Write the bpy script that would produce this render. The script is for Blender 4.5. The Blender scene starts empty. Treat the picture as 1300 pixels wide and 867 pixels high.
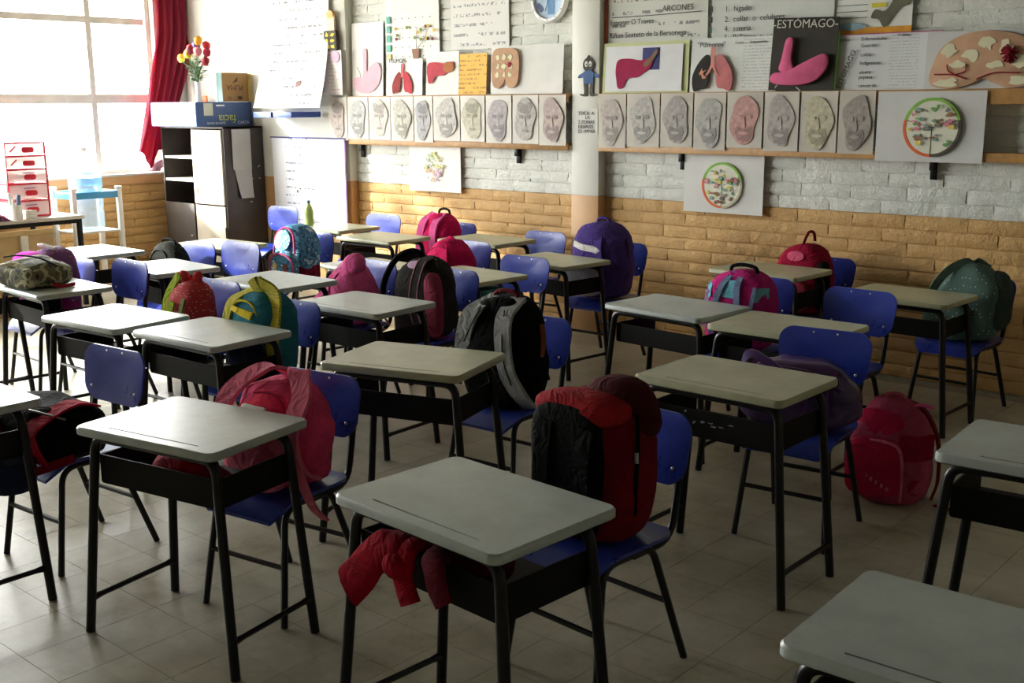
import bpy, bmesh, math, random
from mathutils import Vector, Matrix, noise as mnoise

scene = bpy.context.scene
COL = scene.collection
R = math.radians
PI = math.pi

# ---------------------------------------------------------------- camera
F_PX, PITCH, YAW, ROLL, EYE = 1410.0, R(12.12), R(41.2), R(-0.38), 1.70
fwd = Vector((-math.sin(YAW) * math.cos(PITCH), math.cos(YAW) * math.cos(PITCH), -math.sin(PITCH)))
rgt = Vector((math.cos(YAW), math.sin(YAW), 0))
upv = rgt.cross(fwd)
r2 = rgt * math.cos(ROLL) + upv * math.sin(ROLL)
u2 = -rgt * math.sin(ROLL) + upv * math.cos(ROLL)
cam_data = bpy.data.cameras.new('camera')
cam_data.sensor_width = 36.0
cam_data.lens = F_PX / 1300.0 * 36.0
cam_data.clip_start = 0.05
cam = bpy.data.objects.new('camera', cam_data)
m = Matrix((r2, u2, -fwd)).transposed().to_4x4()
m.translation = (0, 0, EYE)
cam.matrix_world = m
COL.objects.link(cam)
scene.camera = cam

# ---------------------------------------------------------------- light and exposure
scene.view_settings.view_transform = 'Standard'
scene.view_settings.look = 'None'
scene.view_settings.gamma = 1.0
scene.view_settings.use_curve_mapping = False
scene.view_settings.exposure = 1.24

world = bpy.data.worlds.new('hazy_sky')
scene.world = world
world.use_nodes = True
bg = world.node_tree.nodes['Background']
bg.inputs['Color'].default_value = (0.985, 1.0, 0.972, 1)
bg.inputs['Strength'].default_value = 13.0

sun_data = bpy.data.lights.new('sun', 'SUN')
sun_data.energy = 5.5
sun_data.angle = R(2.5)
sun_data.color = (1.0, 0.95, 0.86)
sun = bpy.data.objects.new('sun', sun_data)
sun_dir = Vector((2.9, 2.2, -1.55)).normalized()
sun.rotation_euler = sun_dir.to_track_quat('-Z', 'Y').to_euler()
sun.location = (-14, -3, 8)
COL.objects.link(sun)

WINDOWS = [(3.15, 6.28), (-0.55, 2.75)]
SILL, HEAD = 1.03, 2.86
for (a, b) in WINDOWS:
    ld = bpy.data.lights.new('window_portal', 'AREA')
    ld.shape = 'RECTANGLE'
    ld.size = b - a
    ld.size_y = HEAD - SILL
    ld.cycles.is_portal = True
    lo = bpy.data.objects.new('window_portal', ld)
    lo.location = (-10.38, (a + b) / 2, (SILL + HEAD) / 2)
    lo.rotation_euler = (R(90), 0, R(-90))
    COL.objects.link(lo)

try:
    scene.cycles.max_bounces = 10
    scene.cycles.diffuse_bounces = 6
    scene.cycles.transparent_max_bounces = 12
    scene.cycles.sample_clamp_indirect = 6.0
    scene.cycles.use_denoising = True
except Exception:
    pass

# ---------------------------------------------------------------- material helpers
def srgb(r, g, b):
    def f(c):
        c /= 255.0
        return c / 12.92 if c <= 0.04045 else ((c + 0.055) / 1.055) ** 2.4
    return (f(r), f(g), f(b), 1.0)

class NT:
    def __init__(s, name):
        s.m = bpy.data.materials.new(name)
        s.m.use_nodes = True
        s.t = s.m.node_tree
        s.b = s.t.nodes['Principled BSDF']
        s.o = s.t.nodes['Material Output']
        s._tc = None
    def n(s, typ, **kw):
        nd = s.t.nodes.new('ShaderNode' + typ)
        for k, v in kw.items():
            setattr(nd, k, v)
        return nd
    def l(s, a, b):
        s.t.links.new(a, b)
    @property
    def tc(s):
        if s._tc is None:
            s._tc = s.n('TexCoord')
        return s._tc
    def geo(s):
        return s.n('NewGeometry').outputs['Position']
    def noise(s, vec, scale, detail=3, rough=0.55):
        nd = s.n('TexNoise')
        nd.inputs['Scale'].default_value = scale
        nd.inputs['Detail'].default_value = detail
        nd.inputs['Roughness'].default_value = rough
        s.l(vec, nd.inputs['Vector'])
        return nd.outputs['Fac']
    def ramp(s, fac, stops, interp='LINEAR'):
        nd = s.n('ValToRGB')
        cr = nd.color_ramp
        cr.interpolation = interp
        while len(cr.elements) < len(stops):
            cr.elements.new(0.5)
        for e, (p, c) in zip(cr.elements, stops):
            e.position = p
            e.color = c if len(c) == 4 else (*c, 1)
        s.l(fac, nd.inputs['Fac'])
        return nd.outputs['Color']
    def math(s, op, a, b=None, c=None):
        nd = s.n('Math', operation=op)
        for i, v in enumerate((a, b, c)):
            if v is None:
                continue
            if isinstance(v, (int, float)):
                nd.inputs[i].default_value = v
            else:
                s.l(v, nd.inputs[i])
        return nd.outputs[0]
    def mix(s, fac, a, b):
        nd = s.n('MixRGB')
        for i, v in enumerate((fac, a, b)):
            if isinstance(v, (int, float)):
                nd.inputs[i].default_value = v
            elif isinstance(v, tuple):
                nd.inputs[i].default_value = v
            else:
                s.l(v, nd.inputs[i])
        return nd.outputs[0]
    def bump(s, h, strength=0.3, dist=0.01):
        nd = s.n('Bump')
        nd.inputs['Strength'].default_value = strength
        nd.inputs['Distance'].default_value = dist
        s.l(h, nd.inputs['Height'])
        s.l(nd.outputs[0], s.b.inputs['Normal'])
    def col(s, v):
        if isinstance(v, tuple):
            s.b.inputs['Base Color'].default_value = v
        else:
            s.l(v, s.b.inputs['Base Color'])
    def rough(s, v):
        if isinstance(v, (int, float)):
            s.b.inputs['Roughness'].default_value = v
        else:
            s.l(v, s.b.inputs['Roughness'])

def shade(c, k):
    return (min(1, c[0] * k), min(1, c[1] * k), min(1, c[2] * k), 1)

MATS = {}
def simple(name, c, rough=0.5, var=0.18, scale=14.0, bump=0.0, bscale=60.0, metal=0.0, bdist=0.003):
    """plain colour with a little procedural mottling"""
    if name in MATS:
        return MATS[name]
    t = NT(name)
    f = t.noise(t.tc.outputs['Object'], scale)
    t.col(t.ramp(f, [(0.3, shade(c, 1 - var)), (0.7, shade(c, 1 + var))]))
    t.rough(rough)
    t.b.inputs['Metallic'].default_value = metal
    if bump:
        t.bump(t.noise(t.tc.outputs['Object'], bscale, 4), bump, bdist)
    MATS[name] = t.m
    return t.m

def fabric(name, rgb, rough=0.85, var=0.2):
    """woven cloth: soft creases plus a fine weave"""
    if name in MATS:
        return MATS[name]
    c = srgb(*rgb)
    t = NT(name)
    v = t.tc.outputs['Object']
    t.col(t.ramp(t.noise(v, 11.0, 4, 0.6), [(0.3, shade(c, 1 - var)), (0.7, shade(c, 1 + var))]))
    t.rough(rough)
    t.b.inputs['Specular IOR Level'].default_value = 0.08
    nd = t.n('TexNoise')
    nd.inputs['Scale'].default_value = 9.0
    nd.inputs['Detail'].default_value = 3
    nd.inputs['Distortion'].default_value = 1.8
    t.l(v, nd.inputs['Vector'])
    ridge = t.math('ABSOLUTE', t.math('SUBTRACT', nd.outputs['Fac'], 0.5))
    h = t.math('ADD', t.math('MULTIPLY', ridge, 3.0), t.math('MULTIPLY', t.noise(v, 420.0, 2), 0.12))
    t.bump(h, 0.7, 0.012)
    MATS[name] = t.m
    return t.m

def paper(name, rgb):
    return simple(name, srgb(*rgb), 0.8, 0.05, 6.0, 0.15, 14.0, 0.0, 0.004)

def dots_mat(name, base, dot, scale=60.0, size=0.3):
    if name in MATS:
        return MATS[name]
    t = NT(name)
    v = t.n('TexVoronoi')
    v.inputs['Scale'].default_value = scale
    v.inputs['Randomness'].default_value = 0.35
    t.l(t.tc.outputs['Object'], v.inputs['Vector'])
    k = t.math('LESS_THAN', v.outputs['Distance'], size)
    t.col(t.mix(k, srgb(*base), srgb(*dot)))
    t.rough(0.85)
    t.bump(t.noise(t.tc.outputs['Object'], 40, 3), 0.4, 0.004)
    MATS[name] = t.m
    return t.m

def patches_mat(name, stops, scale=9.0):
    """hard-edged printed patches (camouflage and the like)"""
    if name in MATS:
        return MATS[name]
    t = NT(name)
    f = t.noise(t.tc.outputs['Object'], scale, 2, 0.5)
    t.col(t.ramp(f, [(p, srgb(*c)) for p, c in stops], 'CONSTANT'))
    t.rough(0.8)
    t.bump(t.noise(t.tc.outputs['Object'], 200, 3), 0.3, 0.002)
    MATS[name] = t.m
    return t.m

def writing(name, paper_rgb, ink_rgb, row=0.03, x0=-9, x1=9, dens=0.44, thick=0.2):
    """sheet with rows of small handwriting printed on it"""
    if name in MATS:
        return MATS[name]
    t = NT(name)
    sp = t.n('SeparateXYZ')
    t.l(t.tc.outputs['Object'], sp.inputs[0])
    zr = t.math('DIVIDE', sp.outputs['Z'], row)
    fl = t.math('FLOOR', zr)
    fr = t.math('SUBTRACT', zr, fl)
    cv = t.n('CombineXYZ')
    t.l(t.math('MULTIPLY', sp.outputs['X'], 3.2 / row), cv.inputs[0])
    t.l(t.math('MULTIPLY', fl, 7.31), cv.inputs[1])
    t.l(t.math('MULTIPLY', fr, 2.6), cv.inputs[2])
    letters = t.math('GREATER_THAN', t.noise(cv.outputs[0], 1.0, 1), 0.5)
    cw = t.n('CombineXYZ')
    t.l(t.math('MULTIPLY', sp.outputs['X'], 0.45 / row), cw.inputs[0])
    t.l(t.math('MULTIPLY', fl, 3.17), cw.inputs[1])
    words = t.math('GREATER_THAN', t.noise(cw.outputs[0], 1.0, 0), dens)
    band = t.math('LESS_THAN', t.math('ABSOLUTE', t.math('SUBTRACT', fr, 0.5)), thick)
    inx = t.math('MULTIPLY', t.math('GREATER_THAN', sp.outputs['X'], x0), t.math('LESS_THAN', sp.outputs['X'], x1))
    k = t.math('MULTIPLY', t.math('MULTIPLY', letters, words), t.math('MULTIPLY', band, inx))
    t.col(t.mix(k, srgb(*paper_rgb), srgb(*ink_rgb)))
    t.rough(0.8)
    t.bump(t.noise(t.tc.outputs['Object'], 9, 2), 0.15, 0.006)
    MATS[name] = t.m
    return t.m

# painted brick ------------------------------------------------------------
def paint_mat(name, c, worn, holes=0.3):
    t = NT(name)
    p = t.geo()
    f = t.noise(p, 3.0, 4)
    g = t.noise(p, 42.0, 4)
    a = t.ramp(f, [(0.3, shade(c, 0.9)), (0.7, shade(c, 1.08))])
    pit = t.ramp(g, [(0.66, (0, 0, 0)), (0.76, (1, 1, 1))])
    pf = t.math('MULTIPLY', pit, holes)
    t.col(t.mix(pf, a, worn))
    t.rough(0.62)
    h = t.math('ADD', t.math('MULTIPLY', t.noise(p, 26.0, 5, 0.65), 1.0), t.math('MULTIPLY', t.noise(p, 120.0, 3), 0.35))
    t.bump(h, 0.75, 0.014)
    return t.m
M_BROWN = paint_mat('ochre_brick_paint', srgb(206, 164, 102), srgb(128, 94, 54))
M_WHITE = paint_mat('white_brick_paint', srgb(222, 224, 216), srgb(160, 158, 148))
M_BROWN_S = simple('ochre_smooth_paint', srgb(204, 160, 110), 0.55, 0.07, 5, 0.12, 30)
M_WHITE_S = simple('white_smooth_paint', srgb(224, 224, 215), 0.55, 0.04, 4, 0.12, 30)
M_CREAM = simple('dull_stone_plaster', srgb(150, 147, 134), 0.7, 0.04, 3)

def floor_mat():
    t = NT('worn_terrazzo_tile')
    p = t.geo()
    mp = t.n('VectorMath', operation='SCALE')
    t.l(p, mp.inputs[0])
    mp.inputs['Scale'].default_value = 1 / 0.234
    fl = t.n('VectorMath', operation='FLOOR')
    ad = t.n('VectorMath', operation='ADD')
    ad.inputs[1].default_value = (0.05, 0.44, 0.5)
    t.l(mp.outputs[0], ad.inputs[0])
    t.l(ad.outputs[0], fl.inputs[0])
    wn = t.n('TexWhiteNoise')
    t.l(fl.outputs[0], wn.inputs['Vector'])
    big = t.noise(p, 2.2, 6, 0.7)
    fine = t.noise(p, 38.0, 5, 0.7)
    base = t.ramp(big, [(0.3, srgb(138, 131, 108)), (0.45, srgb(174, 169, 148)), (0.58, srgb(190, 186, 168)), (0.72, srgb(212, 208, 192))])
    tile = t.ramp(wn.outputs['Value'], [(0, (0.92, 0.92, 0.92)), (1, (1, 1, 1))])
    mul = t.n('MixRGB', blend_type='MULTIPLY')
    mul.inputs[0].default_value = 1
    t.l(base, mul.inputs[1])
    t.l(tile, mul.inputs[2])
    spk = t.ramp(fine, [(0.62, (0, 0, 0)), (0.72, (1, 1, 1))])
    t.col(t.mix(t.math('MULTIPLY', spk, 0.3), mul.outputs[0], srgb(104, 92, 74)))
    t.rough(t.math('ADD', 0.16, t.math('MULTIPLY', big, 0.40)))
    t.bump(fine, 0.06, 0.002)
    return t.m
M_FLOOR = floor_mat()
M_JOINT = simple('floor_joint', srgb(150, 145, 128), 0.9)

def desktop_mat(name, c):
    t = NT(name)
    oi = t.n('ObjectInfo')
    off = t.n('VectorMath', operation='ADD')
    sc = t.n('VectorMath', operation='SCALE')
    t.l(oi.outputs['Location'], sc.inputs[0])
    sc.inputs['Scale'].default_value = 3.7
    t.l(t.tc.outputs['Object'], off.inputs[0])
    t.l(sc.outputs[0], off.inputs[1])
    v = off.outputs[0]
    big = t.noise(v, 5.0, 5, 0.6)
    fine = t.noise(v, 34.0, 5, 0.7)
    a = t.ramp(big, [(0.3, shade(c, 0.80)), (0.7, shade(c, 1.08))])
    k = t.ramp(fine, [(0.5, (0, 0, 0)), (0.85, (1, 1, 1))])
    t.col(t.mix(t.math('MULTIPLY', k, 0.3), a, shade(c, 0.6)))
    t.rough(t.math('ADD', 0.24, t.math('MULTIPLY', fine, 0.16)))
    t.bump(t.noise(v, 90, 3), 0.06, 0.002)
    return t.m
M_TOP_G = desktop_mat('grey_plastic_top', srgb(180, 189, 184))
M_TOP_O = desktop_mat('olive_plastic_top', srgb(176, 178, 146))
M_STEEL = simple('black_painted_steel', srgb(20, 19, 18), 0.34, 0.25, 20)
M_STEEL.node_tree.nodes['Principled BSDF'].inputs['Specular IOR Level'].default_value = 0.3
M_TRAY = simple('black_tray_sheet', srgb(24, 23, 21), 0.6, 0.2, 9)
M_TRAY.node_tree.nodes['Principled BSDF'].inputs['Specular IOR Level'].default_value = 0.12
M_GROOVE = simple('groove_dirt', srgb(60, 58, 52), 0.9)

def blue_mat():
    t = NT('blue_chair_plastic')
    f = t.noise(t.tc.outputs['Object'], 9.0, 5, 0.65)
    g = t.noise(t.tc.outputs['Object'], 60.0, 3, 0.6)
    a = t.ramp(f, [(0.3, srgb(32, 50, 144)), (0.7, srgb(44, 66, 172))])
    k = t.ramp(g, [(0.62, (0, 0, 0)), (0.78, (1, 1, 1))])
    t.col(t.mix(t.math('MULTIPLY', k, 0.22), a, srgb(120, 132, 200)))
    t.rough(t.math('ADD', 0.20, t.math('MULTIPLY', f, 0.2)))
    return t.m
M_BLUE = blue_mat()
M_RIVET = simple('steel_rivet', srgb(205, 205, 205), 0.3, 0.05, 10, metal=0.6)
M_WOOD = simple('varnished_shelf_wood', srgb(176, 130, 70), 0.5, 0.16, 22)
M_FRAMEW = simple('white_window_frame', srgb(205, 202, 194), 0.5, 0.08, 8)

def glass_mat():
    t = NT('dusty_window_glass')
    t.t.nodes.remove(t.b)
    tr = t.n('BsdfTransparent')
    gl = t.n('BsdfGlossy')
    gl.inputs['Roughness'].default_value = 0.05
    mx = t.n('MixShader')
    f = t.noise(t.tc.outputs['Object'], 2.0, 3)
    t.l(t.math('MULTIPLY', f, 0.12), mx.inputs[0])
    t.l(tr.outputs[0], mx.inputs[1])
    t.l(gl.outputs[0], mx.inputs[2])
    t.l(mx.outputs[0], t.o.inputs[0])
    return t.m
M_GLASS = glass_mat()

def clear_plastic(name, rgb, alpha):
    """translucent coloured plastic"""
    t = NT(name)
    t.t.nodes.remove(t.b)
    tr = t.n('BsdfTransparent')
    tr.inputs[0].default_value = shade(srgb(*rgb), 1.25)
    df = t.n('BsdfPrincipled')
    df.inputs['Base Color'].default_value = srgb(*rgb)
    df.inputs['Roughness'].default_value = 0.15
    mx = t.n('MixShader')
    f = t.noise(t.tc.outputs['Object'], 12.0, 3)
    t.l(t.math('ADD', alpha - 0.1, t.math('MULTIPLY', f, 0.2)), mx.inputs[0])
    t.l(tr.outputs[0], mx.inputs[1])
    t.l(df.outputs[0], mx.inputs[2])
    t.l(mx.outputs[0], t.o.inputs[0])
    return t.m

# ---------------------------------------------------------------- mesh helpers
class MB:
    def __init__(s):
        s.v, s.f = [], []
    def add(s, vs, fs):
        o = len(s.v)
        s.v += [tuple(x) for x in vs]
        s.f += [tuple(i + o for i in f) for f in fs]
        return s
    def box(s, x0, x1, y0, y1, z0, z1):
        return s.add([(x0, y0, z0), (x1, y0, z0), (x1, y1, z0), (x0, y1, z0), (x0, y0, z1), (x1, y0, z1), (x1, y1, z1), (x0, y1, z1)],
                     [(0, 3, 2, 1), (4, 5, 6, 7), (0, 1, 5, 4), (1, 2, 6, 5), (2, 3, 7, 6), (3, 0, 4, 7)])
    def sweep(s, path, prof, side=None, scales=None, closed=False):
        """sweep a closed 2-D profile along a path; side = fixed lateral direction"""
        P = [Vector(p) for p in path]
        n, k = len(P), len(prof)
        vs = []
        prev = None
        for i in range(n):
            if closed:
                t = (P[(i + 1) % n] - P[i - 1])
            else:
                t = P[min(i + 1, n - 1)] - P[max(i - 1, 0)]
            t = t.normalized() if t.length > 1e-9 else Vector((0, 0, 1))
            if side is not None:
                a = Vector(side)
            elif prev is None:
                a = Vector((1, 0, 0)) if abs(t.x) < 0.9 else Vector((0, 1, 0))
            else:
                a = prev
            a = a - t * a.dot(t)
            if a.length < 1e-6:
                a = t.orthogonal()
            a.normalize()
            prev = a
            b = t.cross(a)
            sc = scales[i] if scales else 1.0
            for (u, w) in prof:
                vs.append(P[i] + a * (u * sc) + b * (w * sc))
        fs = []
        for i in range(n if closed else n - 1):
            j = (i + 1) % n
            for q in range(k):
                r = (q + 1) % k
                fs.append((i * k + q, i * k + r, j * k + r, j * k + q))
        if not closed:
            fs.append(tuple(range(k - 1, -1, -1)))
            fs.append(tuple((n - 1) * k + q for q in range(k)))
        return s.add(vs, fs)
    def tube(s, path, r, seg=8, scales=None, closed=False):
        return s.sweep(path, [(r * math.cos(2 * PI * q / seg), r * math.sin(2 * PI * q / seg)) for q in range(seg)], None, scales, closed)
    def strap(s, path, w, t, side=(1, 0, 0), scales=None):
        return s.sweep(path, [(-w / 2, -t / 2), (w / 2, -t / 2), (w / 2, t / 2), (-w / 2, t / 2)], side, scales)
    def lathe(s, prof, seg=20, c=(0, 0, 0)):
        vs, fs = [], []
        for (r, z) in prof:
            for q in range(seg):
                a = 2 * PI * q / seg
                vs.append((c[0] + r * math.cos(a), c[1] + r * math.sin(a), c[2] + z))
        for i in range(len(prof) - 1):
            for q in range(seg):
                e = (q + 1) % seg
                fs.append((i * seg + q, i * seg + e, (i + 1) * seg + e, (i + 1) * seg + q))
        fs.append(tuple(range(seg - 1, -1, -1)))
        fs.append(tuple((len(prof) - 1) * seg + q for q in range(seg)))
        return s.add(vs, fs)
    def prism(s, pts, y0, y1):
        """polygon in the x-z plane extruded from y0 (front) to y1 (back)"""
        n = len(pts)
        ar = sum(pts[i][0] * pts[(i + 1) % n][1] - pts[(i + 1) % n][0] * pts[i][1] for i in range(n))
        if ar < 0:
            pts = pts[::-1]
        vs = [(x, y0, z) for x, z in pts] + [(x, y1, z) for x, z in pts]
        fs = [tuple(range(n)), tuple(range(2 * n - 1, n - 1, -1))]
        for i in range(n):
            j = (i + 1) % n
            fs.append((i, i + n, j + n, j))
        return s.add(vs, fs)
    def mesh(s, name, mat, bevel=0.0, smooth=40, seg=2):
        me = bpy.data.meshes.new(name)
        me.from_pydata(s.v, [], s.f)
        if bevel:
            bm = bmesh.new()
            bm.from_mesh(me)
            ed = [e for e in bm.edges if len(e.link_faces) == 2 and e.calc_face_angle(0) > R(30)]
            bmesh.ops.bevel(bm, geom=ed, offset=bevel, segments=seg, affect='EDGES', profile=0.5, clamp_overlap=True)
            bm.to_mesh(me)
            bm.free()
        me.update()
        if smooth:
            me.polygons.foreach_set('use_smooth', [True] * len(me.polygons))
            me.set_sharp_from_angle(angle=R(smooth))
        if mat:
            me.materials.append(mat)
        return me
    def obj(s, name, mat, parent=None, bevel=0.0, smooth=40, loc=(0, 0, 0), rot=(0, 0, 0), **kw):
        return link(name, s.mesh(name, mat, bevel, smooth), parent, loc, rot, **kw)

def link(name, data, parent=None, loc=(0, 0, 0), rot=(0, 0, 0), label=None, cat=None, group=None, kind=None):
    o = bpy.data.objects.new(name, data)
    COL.objects.link(o)
    o.location = loc
    o.rotation_euler = rot
    if parent:
        o.parent = parent
    tag(o, label, cat, group, kind)
    return o

def tag(o, label=None, cat=None, group=None, kind=None):
    if label: o['label'] = label
    if cat: o['category'] = cat
    if group: o['group'] = group
    if kind: o['kind'] = kind
    return o

def thing(name, label, cat, loc=(0, 0, 0), rz=0.0, group=None):
    return link(name, None, None, loc, (0, 0, rz), label, cat, group)

def fillet(pts, r, n=5):
    P = [Vector(p) for p in pts]
    out = [P[0]]
    for i in range(1, len(P) - 1):
        a, b, c = P[i - 1], P[i], P[i + 1]
        d1, d2 = (a - b), (c - b)
        q = min(r, d1.length * 0.49, d2.length * 0.49)
        s, e = b + d1.normalized() * q, b + d2.normalized() * q
        for k in range(n + 1):
            t = k / n
            out.append(s * (1 - t) ** 2 + b * 2 * t * (1 - t) + e * t * t)
    out.append(P[-1])
    return out

def spline(pts, n=6):
    """Catmull-Rom through points"""
    P = [Vector(p) for p in pts]
    P = [P[0] * 2 - P[1]] + P + [P[-1] * 2 - P[-2]]
    out = []
    for i in range(1, len(P) - 2):
        for k in range(n):
            t = k / n
            out.append(0.5 * ((2 * P[i]) + (P[i + 1] - P[i - 1]) * t + (2 * P[i - 1] - 5 * P[i] + 4 * P[i + 1] - P[i + 2]) * t * t
                              + (3 * P[i] - P[i - 1] - 3 * P[i + 1] + P[i + 2]) * t ** 3))
    out.append(P[-2])
    return out

def rrect(x0, x1, y0, y1, r, n=5):
    o = []
    for cx, cy, a in ((x1 - r, y1 - r, 0), (x0 + r, y1 - r, 90), (x0 + r, y0 + r, 180), (x1 - r, y0 + r, 270)):
        for k in range(n + 1):
            t = R(a + 90 * k / n)
            o.append((cx + r * math.cos(t), cy + r * math.sin(t)))
    return o

def ell(cx, cz, rx, rz, n=20, a0=0, a1=360, inner=None):
    p = [(cx + rx * math.cos(R(a0 + (a1 - a0) * k / n)), cz + rz * math.sin(R(a0 + (a1 - a0) * k / n))) for k in range(n + (1 if a1 - a0 < 360 else 0))]
    if inner:
        p += [(cx + rx * inner * math.cos(R(a1 - (a1 - a0) * k / n)), cz + rz * inner * math.sin(R(a1 - (a1 - a0) * k / n))) for k in range(n + 1)]
    return p

_txt = {}
def text_mesh(s, size, mat, name='lettering', extrude=0.0006):
    """flat lettering in the x-z plane facing -y, origin at the left end of the baseline"""
    cu = bpy.data.curves.new('t', 'FONT')
    cu.body = s
    cu.size = size
    cu.extrude = extrude
    cu.resolution_u = 3
    o = bpy.data.objects.new('t', cu)
    COL.objects.link(o)
    dg = bpy.context.evaluated_depsgraph_get()
    me = bpy.data.meshes.new_from_object(o.evaluated_get(dg))
    bpy.data.objects.remove(o)
    bpy.data.curves.remove(cu)
    me.transform(Matrix.Rotation(R(90), 4, 'X'))
    me.name = name
    me.materials.clear()
    me.materials.append(mat)
    return me
def text(s, size, mat, parent, x, y, z, roty=0.0):
    return link('lettering', text_mesh(s, size, mat), parent, (x, y, z), (0, roty, 0))
# ================================================================ THE ROOM
XL, XR, YF, YB, CEIL = -10.2, 1.9, -3.8, 6.7, 3.05
rnd = random.Random(7)

def px_of(p):
    d = Vector(p) - Vector((0, 0, EYE))
    z = d.dot(fwd)
    return (650 + F_PX * d.dot(r2) / z, 433.5 - F_PX * d.dot(u2) / z, z) if z > 0.05 else (-9999, -9999, z)

# floor ---------------------------------------------------------------------
fl = MB().box(XL - 0.2, XR + 0.2, YF - 0.2, YB + 0.2, -0.12, -0.0025).obj('floor', M_JOINT, kind='structure', label='worn beige terrazzo tile floor')
TS = 0.234
tile_me = MB().box(-TS / 2 + 0.0009, TS / 2 - 0.0009, -TS / 2 + 0.0009, TS / 2 - 0.0009, -0.0025, 0).mesh('floor_tile', M_FLOOR, smooth=0)
cells = []
nx0, nx1 = int((XL + 3.52) / TS) - 1, int((XR + 3.52) / TS)
ny0, ny1 = int((YF - 2.57) / TS) - 1, int((YB - 2.57) / TS)
for i in range(nx0, nx1 + 1):
    for j in range(ny0, ny1 + 1):
        x, y = -3.52 + TS * (i + 0.5), 2.57 + TS * (j + 0.5)
        if not (XL < x - TS / 2 + 0.05 and x + TS / 2 - 0.05 < XR and YF < y and y + TS / 2 - 0.05 < YB):
            continue
        q = px_of((x, y, 0))
        inside = -10 < q[0] < 1310 and 0 < q[1] < 880
        cells.append((0 if inside else 1, q[2] if q[2] > 0 else 99, x, y))
cells.sort()
rest = MB()
for k, (a, b, x, y) in enumerate(cells):
    if k < 300 and a == 0:
        link('floor_tile', tile_me, fl, (x, y, 0))
    else:
        h = TS / 2 - 0.0009
        rest.add([(x - h, y - h, 0), (x + h, y - h, 0), (x + h, y + h, 0), (x - h, y + h, 0)], [(0, 1, 2, 3)])
rest.obj('floor_tile', M_FLOOR, fl, smooth=0, kind='stuff')

MB().box(XL - 0.2, XR + 0.2, YF - 0.2, YB + 0.2, CEIL, CEIL + 0.12).obj('ceiling', M_CREAM, smooth=0, kind='structure', label='plain stone coloured plastered ceiling')
MB().box(XR, XR + 0.15, YF, YB, 0, CEIL).obj('wall_right', M_CREAM, smooth=0, kind='structure', label='plain stone coloured plastered side wall')
MB().box(XL, XR, YF - 0.15, YF, 0, CEIL).obj('wall_front', M_CREAM, smooth=0, kind='structure', label='plain stone coloured plastered front wall')

# back wall of painted brick -----------------------------------------------------
CH, BL = 0.0845, 0.358
NBROWN = 12
MORT = YB + 0.008
wb = MB().box(XL - 0.2, XR + 0.15, MORT, YB + 0.2, NBROWN * CH, CEIL).obj('wall_back', M_WHITE, smooth=0, kind='structure', label='painted brick wall, white above and ochre below')
MB().box(XL - 0.2, XR + 0.15, MORT, YB + 0.2, 0, NBROWN * CH).obj('painted_dado', M_BROWN, wb, smooth=0)

def brick_mesh(L, seed, mat, sub=6):
    """one rough-faced brick, front face towards -y, origin at its left lower back corner"""
    rr = random.Random(seed)
    nx, nz = sub, 3
    hh = CH - 0.007
    L = L - 0.006
    vs, fs = [], []
    for j in range(nz + 1):
        for i in range(nx + 1):
            ex = min(i, nx - i) == 0
            ez = min(j, nz - j) == 0
            y = -0.016 + rr.uniform(-0.004, 0.004)
            if ex or ez:
                y += 0.006
            vs.append((L * i / nx + (rr.uniform(-.004, .004) if ex else 0) + 0.003, y, hh * j / nz + (rr.uniform(-.0025, .0025) if ez else 0) + 0.0035))
    w = nx + 1
    for j in range(nz):
        for i in range(nx):
            fs.append((j * w + i, j * w + i + 1, (j + 1) * w + i + 1, (j + 1) * w + i))
    ring = [i for i in range(w)] + [(j) * w + nx for j in range(1, nz + 1)] + [nz * w + i for i in range(nx - 1, -1, -1)] + [j * w for j in range(nz - 1, 0, -1)]
    o = len(vs)
    for q in ring:
        vs.append((vs[q][0], 0.004, vs[q][2]))
    n = len(ring)
    for k in range(n):
        a, b = ring[k], ring[(k + 1) % n]
        fs.append((b, a, o + k, o + (k + 1) % n))
    mb = MB().add(vs, fs)
    return mb
BRICKS = {}
def get_brick(L, var, mat):
    key = (round(L, 2), var, mat.name)
    if key not in BRICKS:
        BRICKS[key] = brick_mesh(round(L, 2), var * 31 + int(L * 100), mat).mesh('brick', mat, smooth=60)
    return BRICKS[key]
bl = []
for (bx0, bx1) in ((-7.69, -5.18), (-4.93, XR)):
    for c in range(int(2.62 / CH)):
        x = bx0
        first = True
        while x < bx1 - 0.05:
            L = BL
            if first and c % 2:
                L = BL * 0.5
            L += rnd.choice((-0.02, 0, 0, 0.02))
            L = min(L, bx1 - x)
            if bx1 - x - L < 0.07:
                L = bx1 - x
            bl.append((x, c, L))
            first = False
            x += L
def brick_rank(b):
    x, c, L = b
    z = c * CH
    q = px_of((x + L / 2, YB, z))
    vis = -20 < q[0] < 1320 and -5 < q[1]
    covered = 1.36 < z < 2.1 or (z >= 2.1 and x < -2.8) or z < 0.15
    return (0 if vis and not covered else 1 if vis else 2, q[2])
bl.sort(key=brick_rank)
stuffb, stuffw = MB(), MB()
for k, (x, c, L) in enumerate(bl):
    mat = M_BROWN if c < NBROWN else M_WHITE
    if k < 298:
        link('brick', get_brick(L, rnd.randrange(4), mat), wb, (x, YB + 0.004, c * CH))
    else:
        t = brick_mesh(L, rnd.randrange(99), mat)
        (stuffb if c < NBROWN else stuffw).add([(a + x, b + YB + 0.004, d + c * CH) for a, b, d in t.v], t.f)
stuffw.obj('brick', M_WHITE, wb, smooth=60, kind='stuff')
if stuffb.v:
    stuffb.obj('brick', M_BROWN, wb, smooth=60, kind='stuff')

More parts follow.
